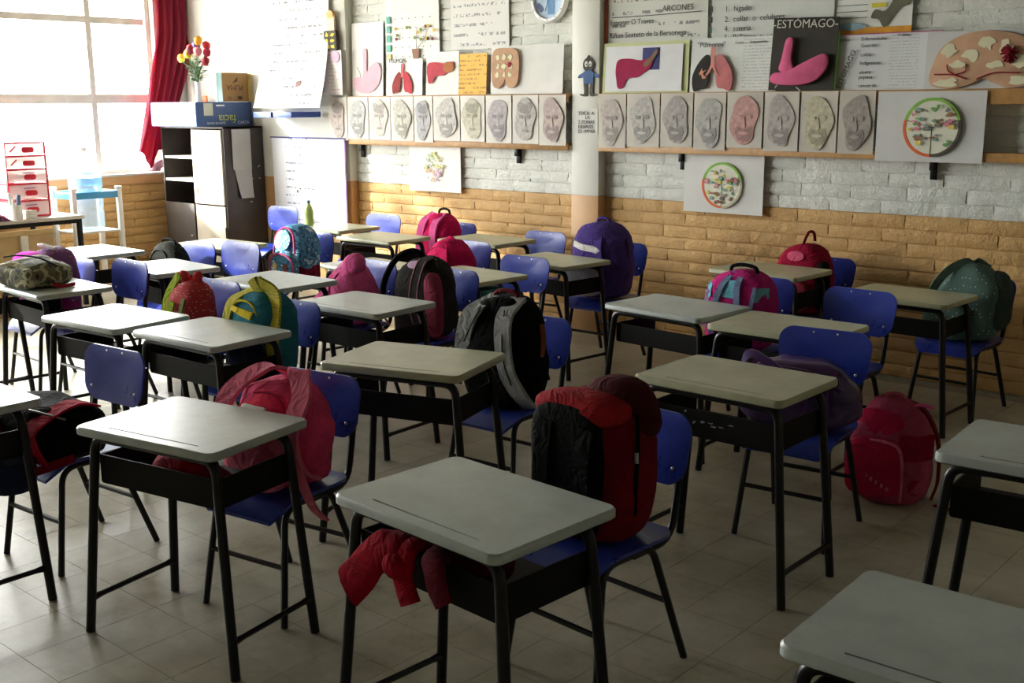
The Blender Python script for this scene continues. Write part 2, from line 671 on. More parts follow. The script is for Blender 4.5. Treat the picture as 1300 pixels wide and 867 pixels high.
# pilasters -----------------------------------------------------------------------
def pilaster(n, x0, x1, yf, label):
    h = NBROWN * CH + 0.01
    o = MB().box(x0, x1, yf, MORT, h, CEIL).obj('trim_%d' % n, M_WHITE_S, bevel=0.004, kind='structure', label=label)
    MB().box(x0, x1, yf, MORT, 0, h).obj('painted_dado', M_BROWN_S, o, bevel=0.004)
    return o
pilaster(1, -5.18, -4.93, 6.605, 'narrow painted pilaster between the two pairs of shelves')
pilaster(2, XL + 0.02, -7.69, 6.605, 'wide painted pilaster behind the cabinet and the flip chart')

# window wall -----------------------------------------------------------------------
def quadbox(mb, y0, y1, z0, z1, x0=XL - 0.2, x1=XL):
    mb.box(x0, x1, y0, y1, z0, z1)
DADO = 0.935
wl = MB()
quadbox(wl, YF, YB + 0.05, HEAD, CEIL)
ys = sorted([YF] + [v for w in WINDOWS for v in w] + [YB + 0.05])
for k in range(0, len(ys), 2):
    quadbox(wl, ys[k], ys[k + 1], SILL, HEAD)
wl = wl.obj('wall_left', M_WHITE_S, smooth=0, kind='structure', label='window wall, white above and ochre brick below')
MB().box(XL - 0.2, XL - 0.008, YF, YB + 0.05, 0, DADO).obj('painted_dado', M_BROWN, wl, smooth=0)
MB().box(XL - 0.2, XL + 0.03, YF, YB - 0.1, DADO, SILL).obj('sill_band', M_BROWN_S, wl, bevel=0.004)
stuffl = MB()
for c in range(11):
    y = 6.62
    first = True
    while y > 0.3:
        L = BL * (0.5 if first and c % 2 else 1) + rnd.choice((-0.02, 0, 0.02))
        first = False
        if y > 4.3:
            link('brick', get_brick(L, rnd.randrange(4), M_BROWN), wl, (XL - 0.004, y, c * CH), (0, 0, R(-90)))
            # front (-y local) turns to face the room
        else:
            t = brick_mesh(L, rnd.randrange(99), M_BROWN)
            stuffl.add([(XL - 0.004 - (-b), y - a, d + c * CH) for a, b, d in t.v], t.f)
        y -= L
stuffl.v = [(2 * (XL - 0.004) - x, y, z) for x, y, z in stuffl.v]
stuffl.f = [f[::-1] for f in stuffl.f]
stuffl.obj('brick', M_BROWN, wl, smooth=60, kind='stuff')
for o in wl.children:
    if o.name.startswith('brick') and o.get('kind') is None:
        o.rotation_euler = (0, 0, R(90))
        L = max(v.co.x for v in o.data.vertices)
        o.location.y -= L

# windows ---------------------------------------------------------------------------------
def window(n, y0, y1, mull, label):
    x0, x1 = XL - 0.13, XL - 0.07
    w = link('window_%d' % n, None, None, (0, 0, 0), kind='structure', label=label)
    fr = MB()
    fr.box(x0, x1, y0, y0 + 0.05, SILL, HEAD).box(x0, x1, y1 - 0.05, y1, SILL, HEAD)
    fr.box(x0, x1, y0, y1, SILL, SILL + 0.05).box(x0, x1, y0, y1, HEAD - 0.05, HEAD)
    fr.obj('window_frame', M_FRAMEW, w, bevel=0.004)
    edges = [y0 + 0.05] + mull + [y1 - 0.05]
    for m_ in mull:
        MB().box(x0 + 0.005, x1 + 0.005, m_ - 0.03, m_ + 0.03, SILL + 0.05, HEAD - 0.05).obj('mullion', M_FRAMEW, w, bevel=0.004)
    zs = [SILL + 0.05, 1.765, 2.505, HEAD - 0.05]
    for zt, hh in ((1.765, 0.045), (2.505, 0.032)):
        for a, b in zip(edges[:-1], edges[1:]):
            MB().box(x0 + 0.006, x1 + 0.004, a + 0.02, b - 0.02, zt - hh, zt + hh).obj('transom', M_FRAMEW, w, bevel=0.004)
    for a, b in zip(edges[:-1], edges[1:]):
        for c, d in zip(zs[:-1], zs[1:]):
            MB().box(XL - 0.102, XL - 0.098, a + 0.01, b - 0.01, c + 0.02, d - 0.02).obj('pane', M_GLASS, w, smooth=0)
    MB().box(XL - 0.2, XL + 0.045, y0 - 0.04, y1 + 0.04, SILL - 0.012, SILL + 0.012).obj('window_sill', M_FRAMEW, w, bevel=0.004)
    return w
window(1, *WINDOWS[0], [4.28, 5.62], 'white framed classroom window beside the maroon curtain')
window(2, *WINDOWS[1], [0.55, 1.65], 'white framed window halfway along the side wall')

# ground outside
MB().box(-40, XL - 0.25, -40, 40, -0.3, -0.1).obj('ground', simple('pale_concrete_yard', srgb(190, 186, 176), 0.9), smooth=0, kind='structure', label='pale concrete yard outside the windows')
# ================================================================ DESKS
TW, TD, TZ, TT = 0.60, 0.436, 0.72, 0.028

def desk_top_mesh(mat):
    """rounded slab with a pencil groove sunk near its front edge"""
    bm = bmesh.new()
    a = rrect(-TW / 2, TW / 2, -TD / 2, TD / 2, 0.03, 5)
    b = rrect(-TW / 2 + .005, TW / 2 - .005, -TD / 2 + .005, TD / 2 - .005, 0.026, 5)
    rings = []
    for pts, z in ((b, TZ - TT), (a, TZ - TT + .004), (a, TZ - .006), (b, TZ)):
        rings.append([bm.verts.new((x, y, z)) for x, y in pts])
    n = len(a)
    for r0, r1 in zip(rings[:-1], rings[1:]):
        for i in range(n):
            j = (i + 1) % n
            bm.faces.new((r0[i], r0[j], r1[j], r1[i]))
    bm.faces.new(rings[0][::-1])
    g = rrect(-0.185, 0.205, -TD / 2 + 0.042, -TD / 2 + 0.048, 0.0029, 2)
    gt = [bm.verts.new((x, y, TZ)) for x, y in g]
    gb = [bm.verts.new((x, y, TZ - 0.006)) for x, y in g]
    k = len(g)
    for i in range(k):
        j = (i + 1) % k
        bm.faces.new((gb[i], gb[j], gt[j], gt[i])).normal_flip()
    bm.faces.new(gb)
    bm.edges.ensure_lookup_table()
    bm.edges.index_update()
    es = [bm.edges.get((rings[3][i], rings[3][(i + 1) % n])) for i in range(n)] + [bm.edges.get((gt[i], gt[(i + 1) % k])) for i in range(k)]
    bmesh.ops.triangle_fill(bm, use_beauty=True, use_dissolve=False, edges=es, normal=(0, 0, 1))
    bmesh.ops.recalc_face_normals(bm, faces=bm.faces)
    me = bpy.data.meshes.new('desk_top')
    bm.to_mesh(me)
    bm.free()
    me.polygons.foreach_set('use_smooth', [True] * len(me.polygons))
    me.set_sharp_from_angle(angle=R(40))
    me.materials.append(mat)
    return me
D_TOP = {'g': desk_top_mesh(M_TOP_G), 'o': desk_top_mesh(M_TOP_O)}
RT = 0.0155
ZU = TZ - TT - RT
D_PARTS = []
for sx in (-1, 1):
    D_PARTS.append(('leg', MB().tube(fillet([(sx * 0.16, -0.165, ZU), (sx * 0.262, -0.165, ZU), (sx * 0.325, -0.20, 0.002)], 0.07), RT, 10).mesh('leg', M_STEEL)))
    D_PARTS.append(('leg', MB().tube(fillet([(sx * 0.16, 0.145, ZU), (sx * 0.262, 0.145, ZU), (sx * 0.325, 0.165, 0.002)], 0.07), RT, 10).mesh('leg', M_STEEL)))
    t = 0.12 / ZU
    xq = sx * (0.325 - 0.06 * t)
    D_PARTS.append(('stretcher', MB().tube([(xq, -0.193, 0.12), (xq, -0.15, 0.12), (xq, 0.12, 0.12), (xq, 0.158, 0.12)], 0.0095, 8, [1.5, 1, 1, 1.5]).mesh('stretcher', M_STEEL)))
D_PARTS.append(('crossbar', MB().tube([(-0.17, -0.165, ZU), (0.17, -0.165, ZU)], RT * 0.98, 8).mesh('crossbar', M_STEEL)))
D_PARTS.append(('crossbar', MB().tube([(-0.17, 0.145, ZU), (0.17, 0.145, ZU)], RT * 0.98, 8).mesh('crossbar', M_STEEL)))
tr = MB()
tr.box(-0.255, 0.255, -0.158, -0.153, 0.525, 0.617)
tr.box(-0.258, -0.253, -0.158, 0.15, 0.525, 0.617)
tr.box(0.253, 0.258, -0.158, 0.15, 0.525, 0.617)
tr.box(-0.255, 0.255, -0.156, 0.15, 0.520, 0.525)
D_PARTS.append(('book_tray', tr.mesh('book_tray', M_TRAY, smooth=0)))

def desk(x, y, th, dz, col, label):
    o = thing('school_desk', label, 'desk', (x, y, 0), R(th), 'school desks in rows')
    o.scale = (1, 1, (TZ + dz) / TZ)
    link('desk_top', D_TOP[col], o)
    for nm, me in D_PARTS:
        link(nm, me, o)
    return o

DESKS = {
 1: (-1.823, 1.929, -3.5, .004, 'g', 'grey school desk with a red jacket sleeve hanging from its tray'),
 2: (-3.006, 1.888, 10.6, -.006, 'g', 'grey school desk with crumpled red cloth in its tray'),
 3: (-3.941, 1.502, 0, 0, 'g', 'grey school desk in front of the chair holding the black and red bag'),
 4: (-.587, 1.962, 1.7, .003, 'g', 'grey school desk standing alone with no chair or bag near it'),
 5: (-.801, 3.282, 3.7, .005, 'g', 'grey school desk beside the pink backpack on the floor'),
 6: (-1.953, 3.452, -.6, .014, 'o', 'olive school desk with scuffed tray in front of the purple satchel chair'),
 7: (-3.055, 2.911, 16.9, .017, 'o', 'olive school desk turned askew in front of the black and grey backpack'),
 8: (-2.312, 4.541, .8, -.01, 'o', 'olive school desk behind the chair with the purple satchel'),
 9: (-2.975, 4.649, -4.8, -.012, 'g', 'grey school desk in front of the magenta and light blue backpack'),
 10: (-2.26, 5.79, -2.8, -.028, 'o', 'olive school desk by the brick wall with a teal dotted bag behind'),
 11: (-3.161, 5.95, -2.7, .003, 'o', 'olive school desk by the brick wall with a crimson backpack behind'),
 12: (-4.21, 2.774, 2.9, -.005, 'g', 'grey school desk in front of the teal and yellow backpack'),
 13: (-4.916, 2.707, 5.3, -.012, 'g', 'grey school desk in front of the red polka dot bag'),
 14: (-4.205, 3.677, 2.7, .001, 'g', 'grey school desk in front of the charcoal backpack with pink-edged strap'),
 15: (-4.47, 5.533, -6.5, -.005, 'o', 'olive school desk in front of the big purple backpack'),
 16: (-4.52, 4.774, -4.0, -.015, 'o', 'olive school desk with teal folders in its tray'),
 17: (-5.404, 5.90, -.4, .021, 'o', 'olive school desk by the pilaster, behind the hot pink badge backpack'),
 18: (-5.305, 4.72, -5.0, -.025, 'o', 'olive school desk in front of the hot pink backpack with a badge'),
 19: (-6.214, 5.636, 1.5, .005, 'o', 'olive school desk in front of the pink backpack with wide straps'),
 20: (-7.017, 5.857, -.1, .009, 'o', 'olive school desk with a green bottle on it'),
 21: (-5.104, 3.80, -.3, .013, 'g', 'grey school desk in front of the slouched pink cloth bag'),
 22: (-6.171, 3.764, -3.6, -.003, 'g', 'sunlit grey school desk behind the bare chair beside the camouflage bag'),
 23: (-6.078, 2.981, -2.3, -.018, 'g', 'grey school desk with a camouflage bag lying on it'),
 24: (-7.23, 3.874, -.4, -.001, 'g', 'sunlit grey school desk in front of the plain black bag'),
 25: (-6.87, 4.63, 4.8, 0, 'o', 'olive school desk in front of the shiny blue backpack'),
 26: (-6.74, 2.80, 0, -.02, 'g', 'grey school desk in front of the violet and magenta bag'),
}
for k, v in DESKS.items():
    desk(*v)

# ================================================================ CHAIRS
def backrest_mesh():
    w, z0, z1, r = 0.195, 0.545, 0.765, 0.06
    pts = rrect(-w, w, z0, z1, r, 6)
    # narrower towards the bottom, bowed around the sitter
    def pos(x, z, y):
        k = 1 - 0.16 * max(0, (0.66 - z) / 0.12) ** 1.5
        return (x * k, 0.205 + (z - z0) * 0.12 - 0.35 * (x * x) * 1.0 + 0.02 + y, z)
    nx, nz = 12, 6
    bm = bmesh.new()
    cx, cz = 0.0, (z0 + z1) / 2
    fr, bk = [], []
    levels = (1.0, 0.8, 0.5, 0.2)
    for L in levels:
        fr.append([bm.verts.new(pos(x * L, cz + (z - cz) * L, -0.004 if L == 1 else -0.009)) for x, z in pts])
        bk.append([bm.verts.new(pos(x * L, cz + (z - cz) * L, 0.004 if L == 1 else 0.009)) for x, z in pts])
    n = len(pts)
    for i in range(n):
        j = (i + 1) % n
        for a, b in zip(fr[:-1], fr[1:]):
            bm.faces.new((a[i], a[j], b[j], b[i]))
        for a, b in zip(bk[:-1], bk[1:]):
            bm.faces.new((a[j], a[i], b[i], b[j]))
        bm.faces.new((fr[0][j], fr[0][i], bk[0][i], bk[0][j]))
    bm.faces.new(fr[-1])
    bm.faces.new(bk[-1][::-1])
    bmesh.ops.recalc_face_normals(bm, faces=bm.faces)
    me = bpy.data.meshes.new('backrest')
    bm.to_mesh(me)
    bm.free()
    me.polygons.foreach_set('use_smooth', [True] * len(me.polygons))
    me.set_sharp_from_angle(angle=R(60))
    me.materials.append(M_BLUE)
    return me, pos
C_BACK, bpos = backrest_mesh()

def seat_mesh():
    nx, ny = 10, 12
    bm = bmesh.new()
    def z_of(u, v):
        z = 0.425 - 0.012 * (1 - u * u) * (1 - (v - 0.1) ** 2)
        if v < -0.55:
            z -= 0.06 * ((-0.55 - v) / 0.45) ** 2
        return z
    top, bot = [], []
    for j in range(ny + 1):
        v = -1 + 2 * j / ny
        ra, rb = [], []
        for i in range(nx + 1):
            u = -1 + 2 * i / nx
            k = 1.0
            if abs(v) > 0.72:
                k = 1 - 0.22 * ((abs(v) - 0.72) / 0.28) ** 2
            x, y = u * 0.188 * k, v * 0.19
            ra.append(bm.verts.new((x, y, z_of(u, v))))
            rb.append(bm.verts.new((x * .985, y * .985, z_of(u, v) - 0.013)))
        top.append(ra); bot.append(rb)
    for j in range(ny):
        for i in range(nx):
            bm.faces.new((top[j][i], top[j][i + 1], top[j + 1][i + 1], top[j + 1][i]))
            bm.faces.new((bot[j][i + 1], bot[j][i], bot[j + 1][i], bot[j + 1][i + 1]))
    for i in range(nx):
        bm.faces.new((top[0][i + 1], top[0][i], bot[0][i], bot[0][i + 1]))
        bm.faces.new((top[ny][i], top[ny][i + 1], bot[ny][i + 1], bot[ny][i]))
    for j in range(ny):
        bm.faces.new((top[j][0], top[j + 1][0], bot[j + 1][0], bot[j][0]))
        bm.faces.new((top[j + 1][nx], top[j][nx], bot[j][nx], bot[j + 1][nx]))
    bmesh.ops.recalc_face_normals(bm, faces=bm.faces)
    me = bpy.data.meshes.new('seat')
    bm.to_mesh(me)
    bm.free()
    me.polygons.foreach_set('use_smooth', [True] * len(me.polygons))
    me.set_sharp_from_angle(angle=R(50))
    me.materials.append(M_BLUE)
    return me
C_PARTS = [('seat', seat_mesh())]
RC = 0.012
for sx in (-1, 1):
    C_PARTS.append(('leg', MB().tube(fillet([(sx * 0.185, -0.185, 0.002), (sx * 0.155, -0.125, 0.393), (sx * 0.155, 0.02, 0.393)], 0.06), RC, 8).mesh('leg', M_STEEL)))
    C_PARTS.append(('leg', MB().tube(fillet([(sx * 0.155, 0.0, 0.393), (sx * 0.155, 0.10, 0.393), (sx * 0.185, 0.235, 0.002)], 0.06), RC, 8).mesh('leg', M_STEEL)))
    C_PARTS.append(('back_upright', MB().tube(fillet([(sx * 0.150, 0.02, 0.385), (sx * 0.150, 0.20, 0.385), (sx * 0.150, 0.262, 0.70)], 0.07), RC, 8).mesh('back_upright', M_STEEL)))
C_PARTS.append(('stretcher', MB().tube([(-0.170, -0.157, 0.20), (0.170, -0.157, 0.20)], 0.009, 8).mesh('stretcher', M_STEEL)))
C_PARTS.append(('stretcher', MB().tube([(-0.170, 0.17, 0.20), (0.170, 0.17, 0.20)], 0.009, 8).mesh('stretcher', M_STEEL)))
riv = MB().lathe([(0.0065, 0), (0.0065, 0.0015), (0.004, 0.004), (0.0005, 0.0045)], 10).mesh('rivet', M_RIVET)
RIV = []
for x, z in ((-0.05, 0.748), (0.05, 0.748), (-0.15, 0.60), (0.15, 0.60)):
    p = bpos(x, z, -0.008)
    RIV.append((x * (1 if z > 0.7 else 0.93), p[1], z))

def chair(x, y, th, zs, label):
    """x, y = middle of the backrest"""
    t = R(th)
    ox, oy = x + 0.22 * math.sin(t), y - 0.22 * math.cos(t)
    o = thing('school_chair', label, 'chair', (ox, oy, 0), t, 'blue school chairs')
    o.scale = (1, 1, zs)
    b = link('backrest', C_BACK, o)
    for p in RIV:
        link('rivet', riv, b, p, (R(90), 0, 0))
    for nm, me in C_PARTS:
        link(nm, me, o)
    return o

CHAIRS = {
 1: (-1.89, 2.75, -4, 1.02, 'blue school chair holding the red and black backpack'),
 2: (-3.06, 2.43, 9, 1.0, 'blue school chair holding the pink backpack with picture panel'),
 3: (-4.00, 2.17, 5, 1.0, 'blue school chair with the black and red bag lying across its seat'),
 6: (-1.96, 4.17, 6, 1.03, 'blue school chair holding the purple satchel'),
 7: (-3.10, 3.69, 3, 1.02, 'blue school chair holding the black backpack with grey straps'),
 8: (-2.29, 5.24, -2.5, 1.02, 'bare blue school chair against the olive desk near the teal bag'),
 9: (-2.87, 5.31, -3, 1.02, 'blue school chair holding the magenta and light blue backpack'),
 10: (-2.09, 6.41, -5, 0.95, 'blue school chair under the teal dotted bag by the brick wall'),
 11: (-3.09, 6.55, -2, 0.96, 'blue school chair holding the crimson backpack by the brick wall'),
 12: (-4.33, 3.31, 3, 1.0, 'blue school chair holding the teal and yellow backpack'),
 13: (-5.08, 3.39, 3, 1.02, 'blue school chair holding the red polka dot bag'),
 14: (-4.37, 4.48, 0, 1.02, 'blue school chair holding the charcoal backpack with pink-edged strap'),
 15: (-4.40, 6.18, 0, 1.0, 'blue school chair buried under the big purple backpack'),
 16: (-4.47, 5.22, 2, 1.0, 'bare blue school chair behind the desk with teal folders'),
 17: (-5.36, 6.505, 2, 0.97, 'bare blue school chair beside the foot of the narrow pilaster'),
 18: (-5.15, 5.45, -2, 1.03, 'blue school chair holding the hot pink badge backpack'),
 19: (-6.10, 6.32, 0, 1.02, 'blue school chair holding the pink backpack with wide straps'),
 20: (-7.06, 6.40, 6, 1.02, 'bare blue school chair behind the desk with the green bottle'),
 21: (-4.95, 4.405, -2, 1.03, 'blue school chair holding the slouched pink cloth bag'),
 22: (-6.25, 4.37, 4, 1.05, 'bare scuffed blue school chair beside the shiny blue backpack'),
 23: (-6.065, 3.445, 1, 1.04, 'bare blue school chair right behind the camouflage bag'),
 24: (-6.705, 4.345, 0, 1.0, 'blue school chair holding the plain black bag'),
 25: (-6.56, 5.27, 0, 1.0, 'blue school chair holding the shiny blue backpack'),
 26: (-6.60, 3.41, 0, 1.0, 'blue school chair holding the violet and magenta bag'),
 27: (-8.36, 6.34, 6, 1.02, 'bare blue school chair half in sunlight before the flip chart'),
}
CH_OBJ = {k: chair(*v) for k, v in CHAIRS.items()}
def seat_of(k, dy=0.0, dx=0.0):
    x, y, th, zs, _ = CHAIRS[k]
    t = R(th)
    # distance behind the backrest towards the desk
    d = 0.22 - dy
    return (x + d * math.sin(t) + dx * math.cos(t), y - d * math.cos(t) + dx * math.sin(t), 0.425 * zs - 0.004), th
# ================================================================ SHELVES
def shelf(x0, x1, zt, zlip, yf, label, brackets):
    o = thing('wall_shelf', label, 'shelf', ((x0 + x1) / 2, yf, zlip), 0, 'wooden wall shelves')
    ox, oz = (x0 + x1) / 2, zlip
    h = zt - zlip
    board = MB()
    yb = YB - 0.012 - yf
    board.box(x0 - ox, x1 - ox, 0.018, 0.022, h - 0.02, h)
    b = MB().box(x0 - ox, x1 - ox, 0.018, (6.60 - yf) if x0 < -7.8 else yb, h - 0.02, h)
    b.obj('shelf_board', M_WOOD, o, bevel=0.002)
    MB().box(x0 - ox, x1 - ox, 0, 0.018, 0, h).obj('front_lip', M_WOOD, o, bevel=0.003)
    if x1 - x0 > 0 and h > 0.06:
        pass
    for bx in brackets:
        bx -= ox
        yw = yb
        m_ = MB()
        m_.box(bx - 0.018, bx + 0.018, 0.02, yw, h - 0.045, h - 0.021)
        m_.box(bx - 0.018, bx + 0.018, yw - 0.022, yw, -0.115, h - 0.02)
        m_.box(bx - 0.016, bx + 0.016, yw - 0.05, yw - 0.02, -0.06, h - 0.03)
        m_.obj('bracket', M_STEEL, o, bevel=0.002)
    return o
YS = 6.58
shelf(-7.67, -5.195, 1.765, 1.70, YS, 'upper wooden shelf with the stomach and lung sheets standing on it', [-7.4, -5.75])
shelf(-7.67, -5.195, 1.405, 1.352, YS, 'lower wooden shelf under the row of faded mask drawings near the flip chart', [-7.59, -5.76])
shelf(-4.92, 1.2, 1.762, 1.675, YS, 'upper wooden shelf under the black stomach poster', [-4.25, -2.5, -0.7, 0.9])
shelf(-4.92, 1.2, 1.405, 1.352, YS, 'lower wooden shelf behind the large plate chart', [-4.25, -2.5, -0.7, 0.9])

# ================================================================ SHEETS AND POSTERS
INK = simple('black_marker', srgb(40, 38, 40), 0.7)
def P(rgb, n=None):
    return paper('paper_%d_%d_%d' % rgb, rgb)
def sheet(name, label, cat, x0, x1, z0, z1, y, mat, group=None, lean=0.0, curl=0.006, seed=0, rot=0.0):
    """one sheet of paper, origin at the middle of its lower edge, facing -y, slightly curled"""
    w, h = x1 - x0, z1 - z0
    nx, nz = 8, 6
    rr = random.Random(seed + int(x0 * 100))
    ph, pa = rr.uniform(0, 6), rr.uniform(0.6, 1.2)
    fr, bk = [], []
    for j in range(nz + 1):
        for i in range(nx + 1):
            u, v = i / nx, j / nz
            yy = curl * pa * math.sin(ph + u * 3.1 + v * 1.2) * (0.4 + 0.6 * abs(u - .5))
            fr.append((-w / 2 + w * u, yy, h * v))
            bk.append((-w / 2 + w * u, yy + 0.0018, h * v))
    k = nx + 1
    f = []
    n = len(fr)
    for j in range(nz):
        for i in range(nx):
            a, b, c, d = j * k + i, j * k + i + 1, (j + 1) * k + i + 1, (j + 1) * k + i
            f.append((a, b, c, d))
            f.append((n + b, n + a, n + d, n + c))
    ring = list(range(k)) + [j * k + nx for j in range(1, nz + 1)] + [nz * k + i for i in range(nx - 1, -1, -1)] + [j * k for j in range(nz - 1, 0, -1)]
    for q in range(len(ring)):
        a, b = ring[q], ring[(q + 1) % len(ring)]
        f.append((b, a, n + a, n + b))
    o = MB().add(fr + bk, f).obj(name, mat, None, smooth=30, loc=((x0 + x1) / 2, y, z0), rot=(lean, rot, 0), label=label, cat=cat, group=group)
    o['w'] = w
    o['h'] = h
    return o
def W_(o):
    return o['w'], o['h']
def shape(o, name, pts, mat, box_=(0, 0, 1, 1), y=-0.010, t=0.003, bevel=0.0):
    """cut-out or drawn shape on a sheet; pts in 0..1 of box_ (fractions of the sheet)"""
    w, h = W_(o)
    x0, z0, x1, z1 = box_
    q = [(-w / 2 + w * (x0 + (x1 - x0) * a), h * (z0 + (z1 - z0) * b)) for a, b in pts]
    return MB().prism(q, y - t, y).obj(name, mat, o, smooth=30, bevel=bevel)
def smooth_poly(pts, n=4):
    c = list(pts)
    P3 = [Vector((a, b, 0)) for a, b in c]
    out = []
    N = len(P3)
    for i in range(N):
        p0, p1, p2, p3 = P3[i - 1], P3[i], P3[(i + 1) % N], P3[(i + 2) % N]
        for k in range(n):
            t = k / n
            q = 0.5 * ((2 * p1) + (p2 - p0) * t + (2 * p0 - 5 * p1 + 4 * p2 - p3) * t * t + (3 * p1 - p0 - 3 * p2 + p3) * t ** 3)
            out.append((q.x, q.y))
    return out
def line(o, pts, mat, wd=0.004, y=-0.011, name='ink_line'):
    w, h = W_(o)
    path = spline([(-w / 2 + w * a, y, h * b) for a, b in pts], 4)
    return MB().strap(path, wd, 0.002, side=(0, 1, 0)).obj(name, mat, o) if False else MB().tube(path, wd / 2, 5).obj(name, mat, o)
def wr(o, s, size, u, v, mat=None, y=-0.009, rot=0.0):
    w, h = W_(o)
    return text(s, size, mat or INK, o, -w / 2 + w * u, y, h * v, rot)

LIVER = smooth_poly([(0, .6), (.06, .95), (.35, 1), (.7, .93), (1, 1), (.98, .7), (.8, .52), (.6, .36), (.35, .32), (.22, .02), (.08, 0), (.03, .3)])
LUNG_L = smooth_poly([(.05, 0), (0, .35), (.12, .7), (.32, .95), (.42, .85), (.42, .4), (.36, .1), (.2, .05)])
LUNG_R = [(1 - a, b) for a, b in LUNG_L]
STOM = smooth_poly([(.36, 1), (.5, 1), (.5, .52), (.62, .62), (.85, .72), (1, .55), (.95, .25), (.7, .04), (.35, 0), (.08, .1), (0, .3), (.15, .38), (.34, .38), (.38, .6)])
BRAIN = smooth_poly([(.02, .1), (.04, .45), (.12, .75), (.3, .95), (.55, 1), (.8, .9), (.96, .65), (1, .35), (.96, .08), (.75, .0), (.6, .1), (.5, .16), (.38, .06), (.2, 0)])
def blotch(rr, n=9, k=0.35):
    return smooth_poly([(.5 + (.5 - rr.uniform(0, k)) * math.cos(2 * PI * i / n), .5 + (.5 - rr.uniform(0, k)) * math.sin(2 * PI * i / n)) for i in range(n)], 3)
M_WPAPER = P((236, 236, 232))
M_RED = simple('crimson_felt', srgb(150, 24, 44), 0.9, 0.15)
M_MAG = simple('magenta_felt', srgb(158, 28, 74), 0.9, 0.12)
M_PINKF = simple('pink_foam', srgb(214, 92, 138), 0.8, 0.12, 14, 0.4, 40)
M_PALEP = simple('pale_pink_foam', srgb(226, 176, 190), 0.8, 0.06)
M_TAN = simple('tan_foam', srgb(196, 156, 124), 0.85, 0.1)
M_CRM = simple('cream_foam', srgb(226, 222, 188), 0.85, 0.06)

# -- on the upper shelf near the flip chart
s = sheet('organ_sheet', 'white sheet with a dark red kidney, leaning beside the stomach sheet', 'poster', -8.04, -7.70, 1.78, 2.16, 6.56, writing('kidney_notes', (238, 234, 232), (224, 184, 190), 0.03, -0.02, 0.13), None, 0.0)
shape(s, 'kidney', smooth_poly([(.1, 0), (0, .4), (.2, .85), (.7, 1), (1, .8), (.8, .5), (.9, .2), (.6, 0)]), simple('maroon_felt', srgb(112, 44, 50), 0.9), (.02, .02, .3, .58))
shape(s, 'badge', ell(.5, .5, .5, .5), simple('pale_mauve', srgb(206, 176, 196), 0.9), (.6, .72, .95, .98))
s = sheet('organ_sheet', 'white sheet with a large pale pink stomach', 'poster', -7.665, -7.255, 1.767, 2.385, 6.635, M_WPAPER, None, R(-2))
shape(s, 'stomach', STOM, M_PALEP, (.06, .04, .95, .62))
line(s, [(.2, .4), (.3, .3), (.3, .12)], INK); line(s, [(.95, .45), (.8, .2), (.4, .1)], INK)
s = sheet('activity_chart', 'white calendar chart with green row labels and a flowering plant drawing', 'poster', -7.24, -6.60, 2.03, 2.60, 6.665, M_WPAPER)
for j in range(5):
    shape(s, 'row_label', rrect(0, 1, 0, 1, .2), simple('teal_card', srgb(108, 186, 172), 0.8) if j else simple('sand_card', srgb(222, 208, 150), 0.8), (.04, .04 + .135 * j, .11, .14 + .135 * j))
    for i in range(6):
        shape(s, 'mark', ell(.5, .5, .5, .5, 8), INK, (.2 + .13 * i, .09 + .135 * j, .215 + .13 * i, .105 + .135 * j))
rr = random.Random(5)
for i in range(14):
    x, z = rr.uniform(.2, .95), rr.uniform(.28, .5)
    shape(s, 'flower', ell(.5, .5, .5, .5, 8), simple(*[('leaf_green', srgb(120, 140, 60), 0.8), ('mustard', srgb(200, 170, 60), 0.8), ('plum', srgb(110, 50, 60), 0.8)][i % 3]), (x, z, x + .05, z + .05), y=-0.014)
shape(s, 'flower_pot', [(.1, 1), (.9, 1), (.7, 0), (.3, 0)], simple('clay', srgb(150, 110, 90), 0.8), (.5, .02, .68, .2), y=-0.015)
line(s, [(.59, .18), (.6, .4), (.62, .5)], simple('stem_brown', srgb(100, 80, 40), 0.8)); line(s, [(.59, .18), (.75, .35), (.8, .46)], MATS['stem_brown'])
s = sheet('organ_sheet', 'white sheet with small dark red lungs under a black title', 'poster', -7.21, -6.765, 1.767, 2.065, 6.62, M_WPAPER, None, R(-3))
shape(s, 'lung', LUNG_L, simple('brick_red', srgb(150, 62, 62), 0.9), (.2, .05, .75, .68)); shape(s, 'lung', LUNG_R, simple('rose_red', srgb(196, 70, 82), 0.9), (.2, .05, .75, .68))
shape(s, 'windpipe', rrect(0, 1, 0, 1, .2), simple('rose_pale', srgb(206, 110, 112), 0.9), (.44, .48, .51, .88))
wr(s, 'PULMON', 0.05, .1, .9)
s = sheet('organ_sheet', 'white sheet with a red and ochre liver beside the orange note', 'poster', -6.72, -6.345, 1.767, 2.11, 6.615, M_WPAPER, None, R(-3))
shape(s, 'liver', LIVER, simple('liver_red', srgb(188, 72, 84), 0.9), (.05, .28, .85, .76)); shape(s, 'gall_patch', ell(.5, .5, .5, .5), simple('ochre_felt', srgb(176, 112, 70), 0.9), (.55, .52, .88, .76), y=-0.012)
s = sheet('orange_note', 'orange handwritten note standing on the upper shelf', 'note', -6.335, -6.03, 1.767, 2.085, 6.60, writing('orange_notes', (240, 190, 96), (176, 130, 70), 0.035), None, R(-4))
s = sheet('brain_sheet', 'white sheet with a tan outlined brain section and small red dot', 'poster', -5.995, -5.28, 1.767, 2.13, 6.615, M_WPAPER, None, R(-3))
shape(s, 'brain', smooth_poly([(.05, .1), (0, .55), (.08, .95), (.5, 1), (.92, .93), (1, .55), (.95, .12), (.7, 0), (.55, .12), (.5, .22), (.42, .1), (.25, 0)]), M_TAN, (.03, .12, .42, .95), t=0.012)
rr = random.Random(3)
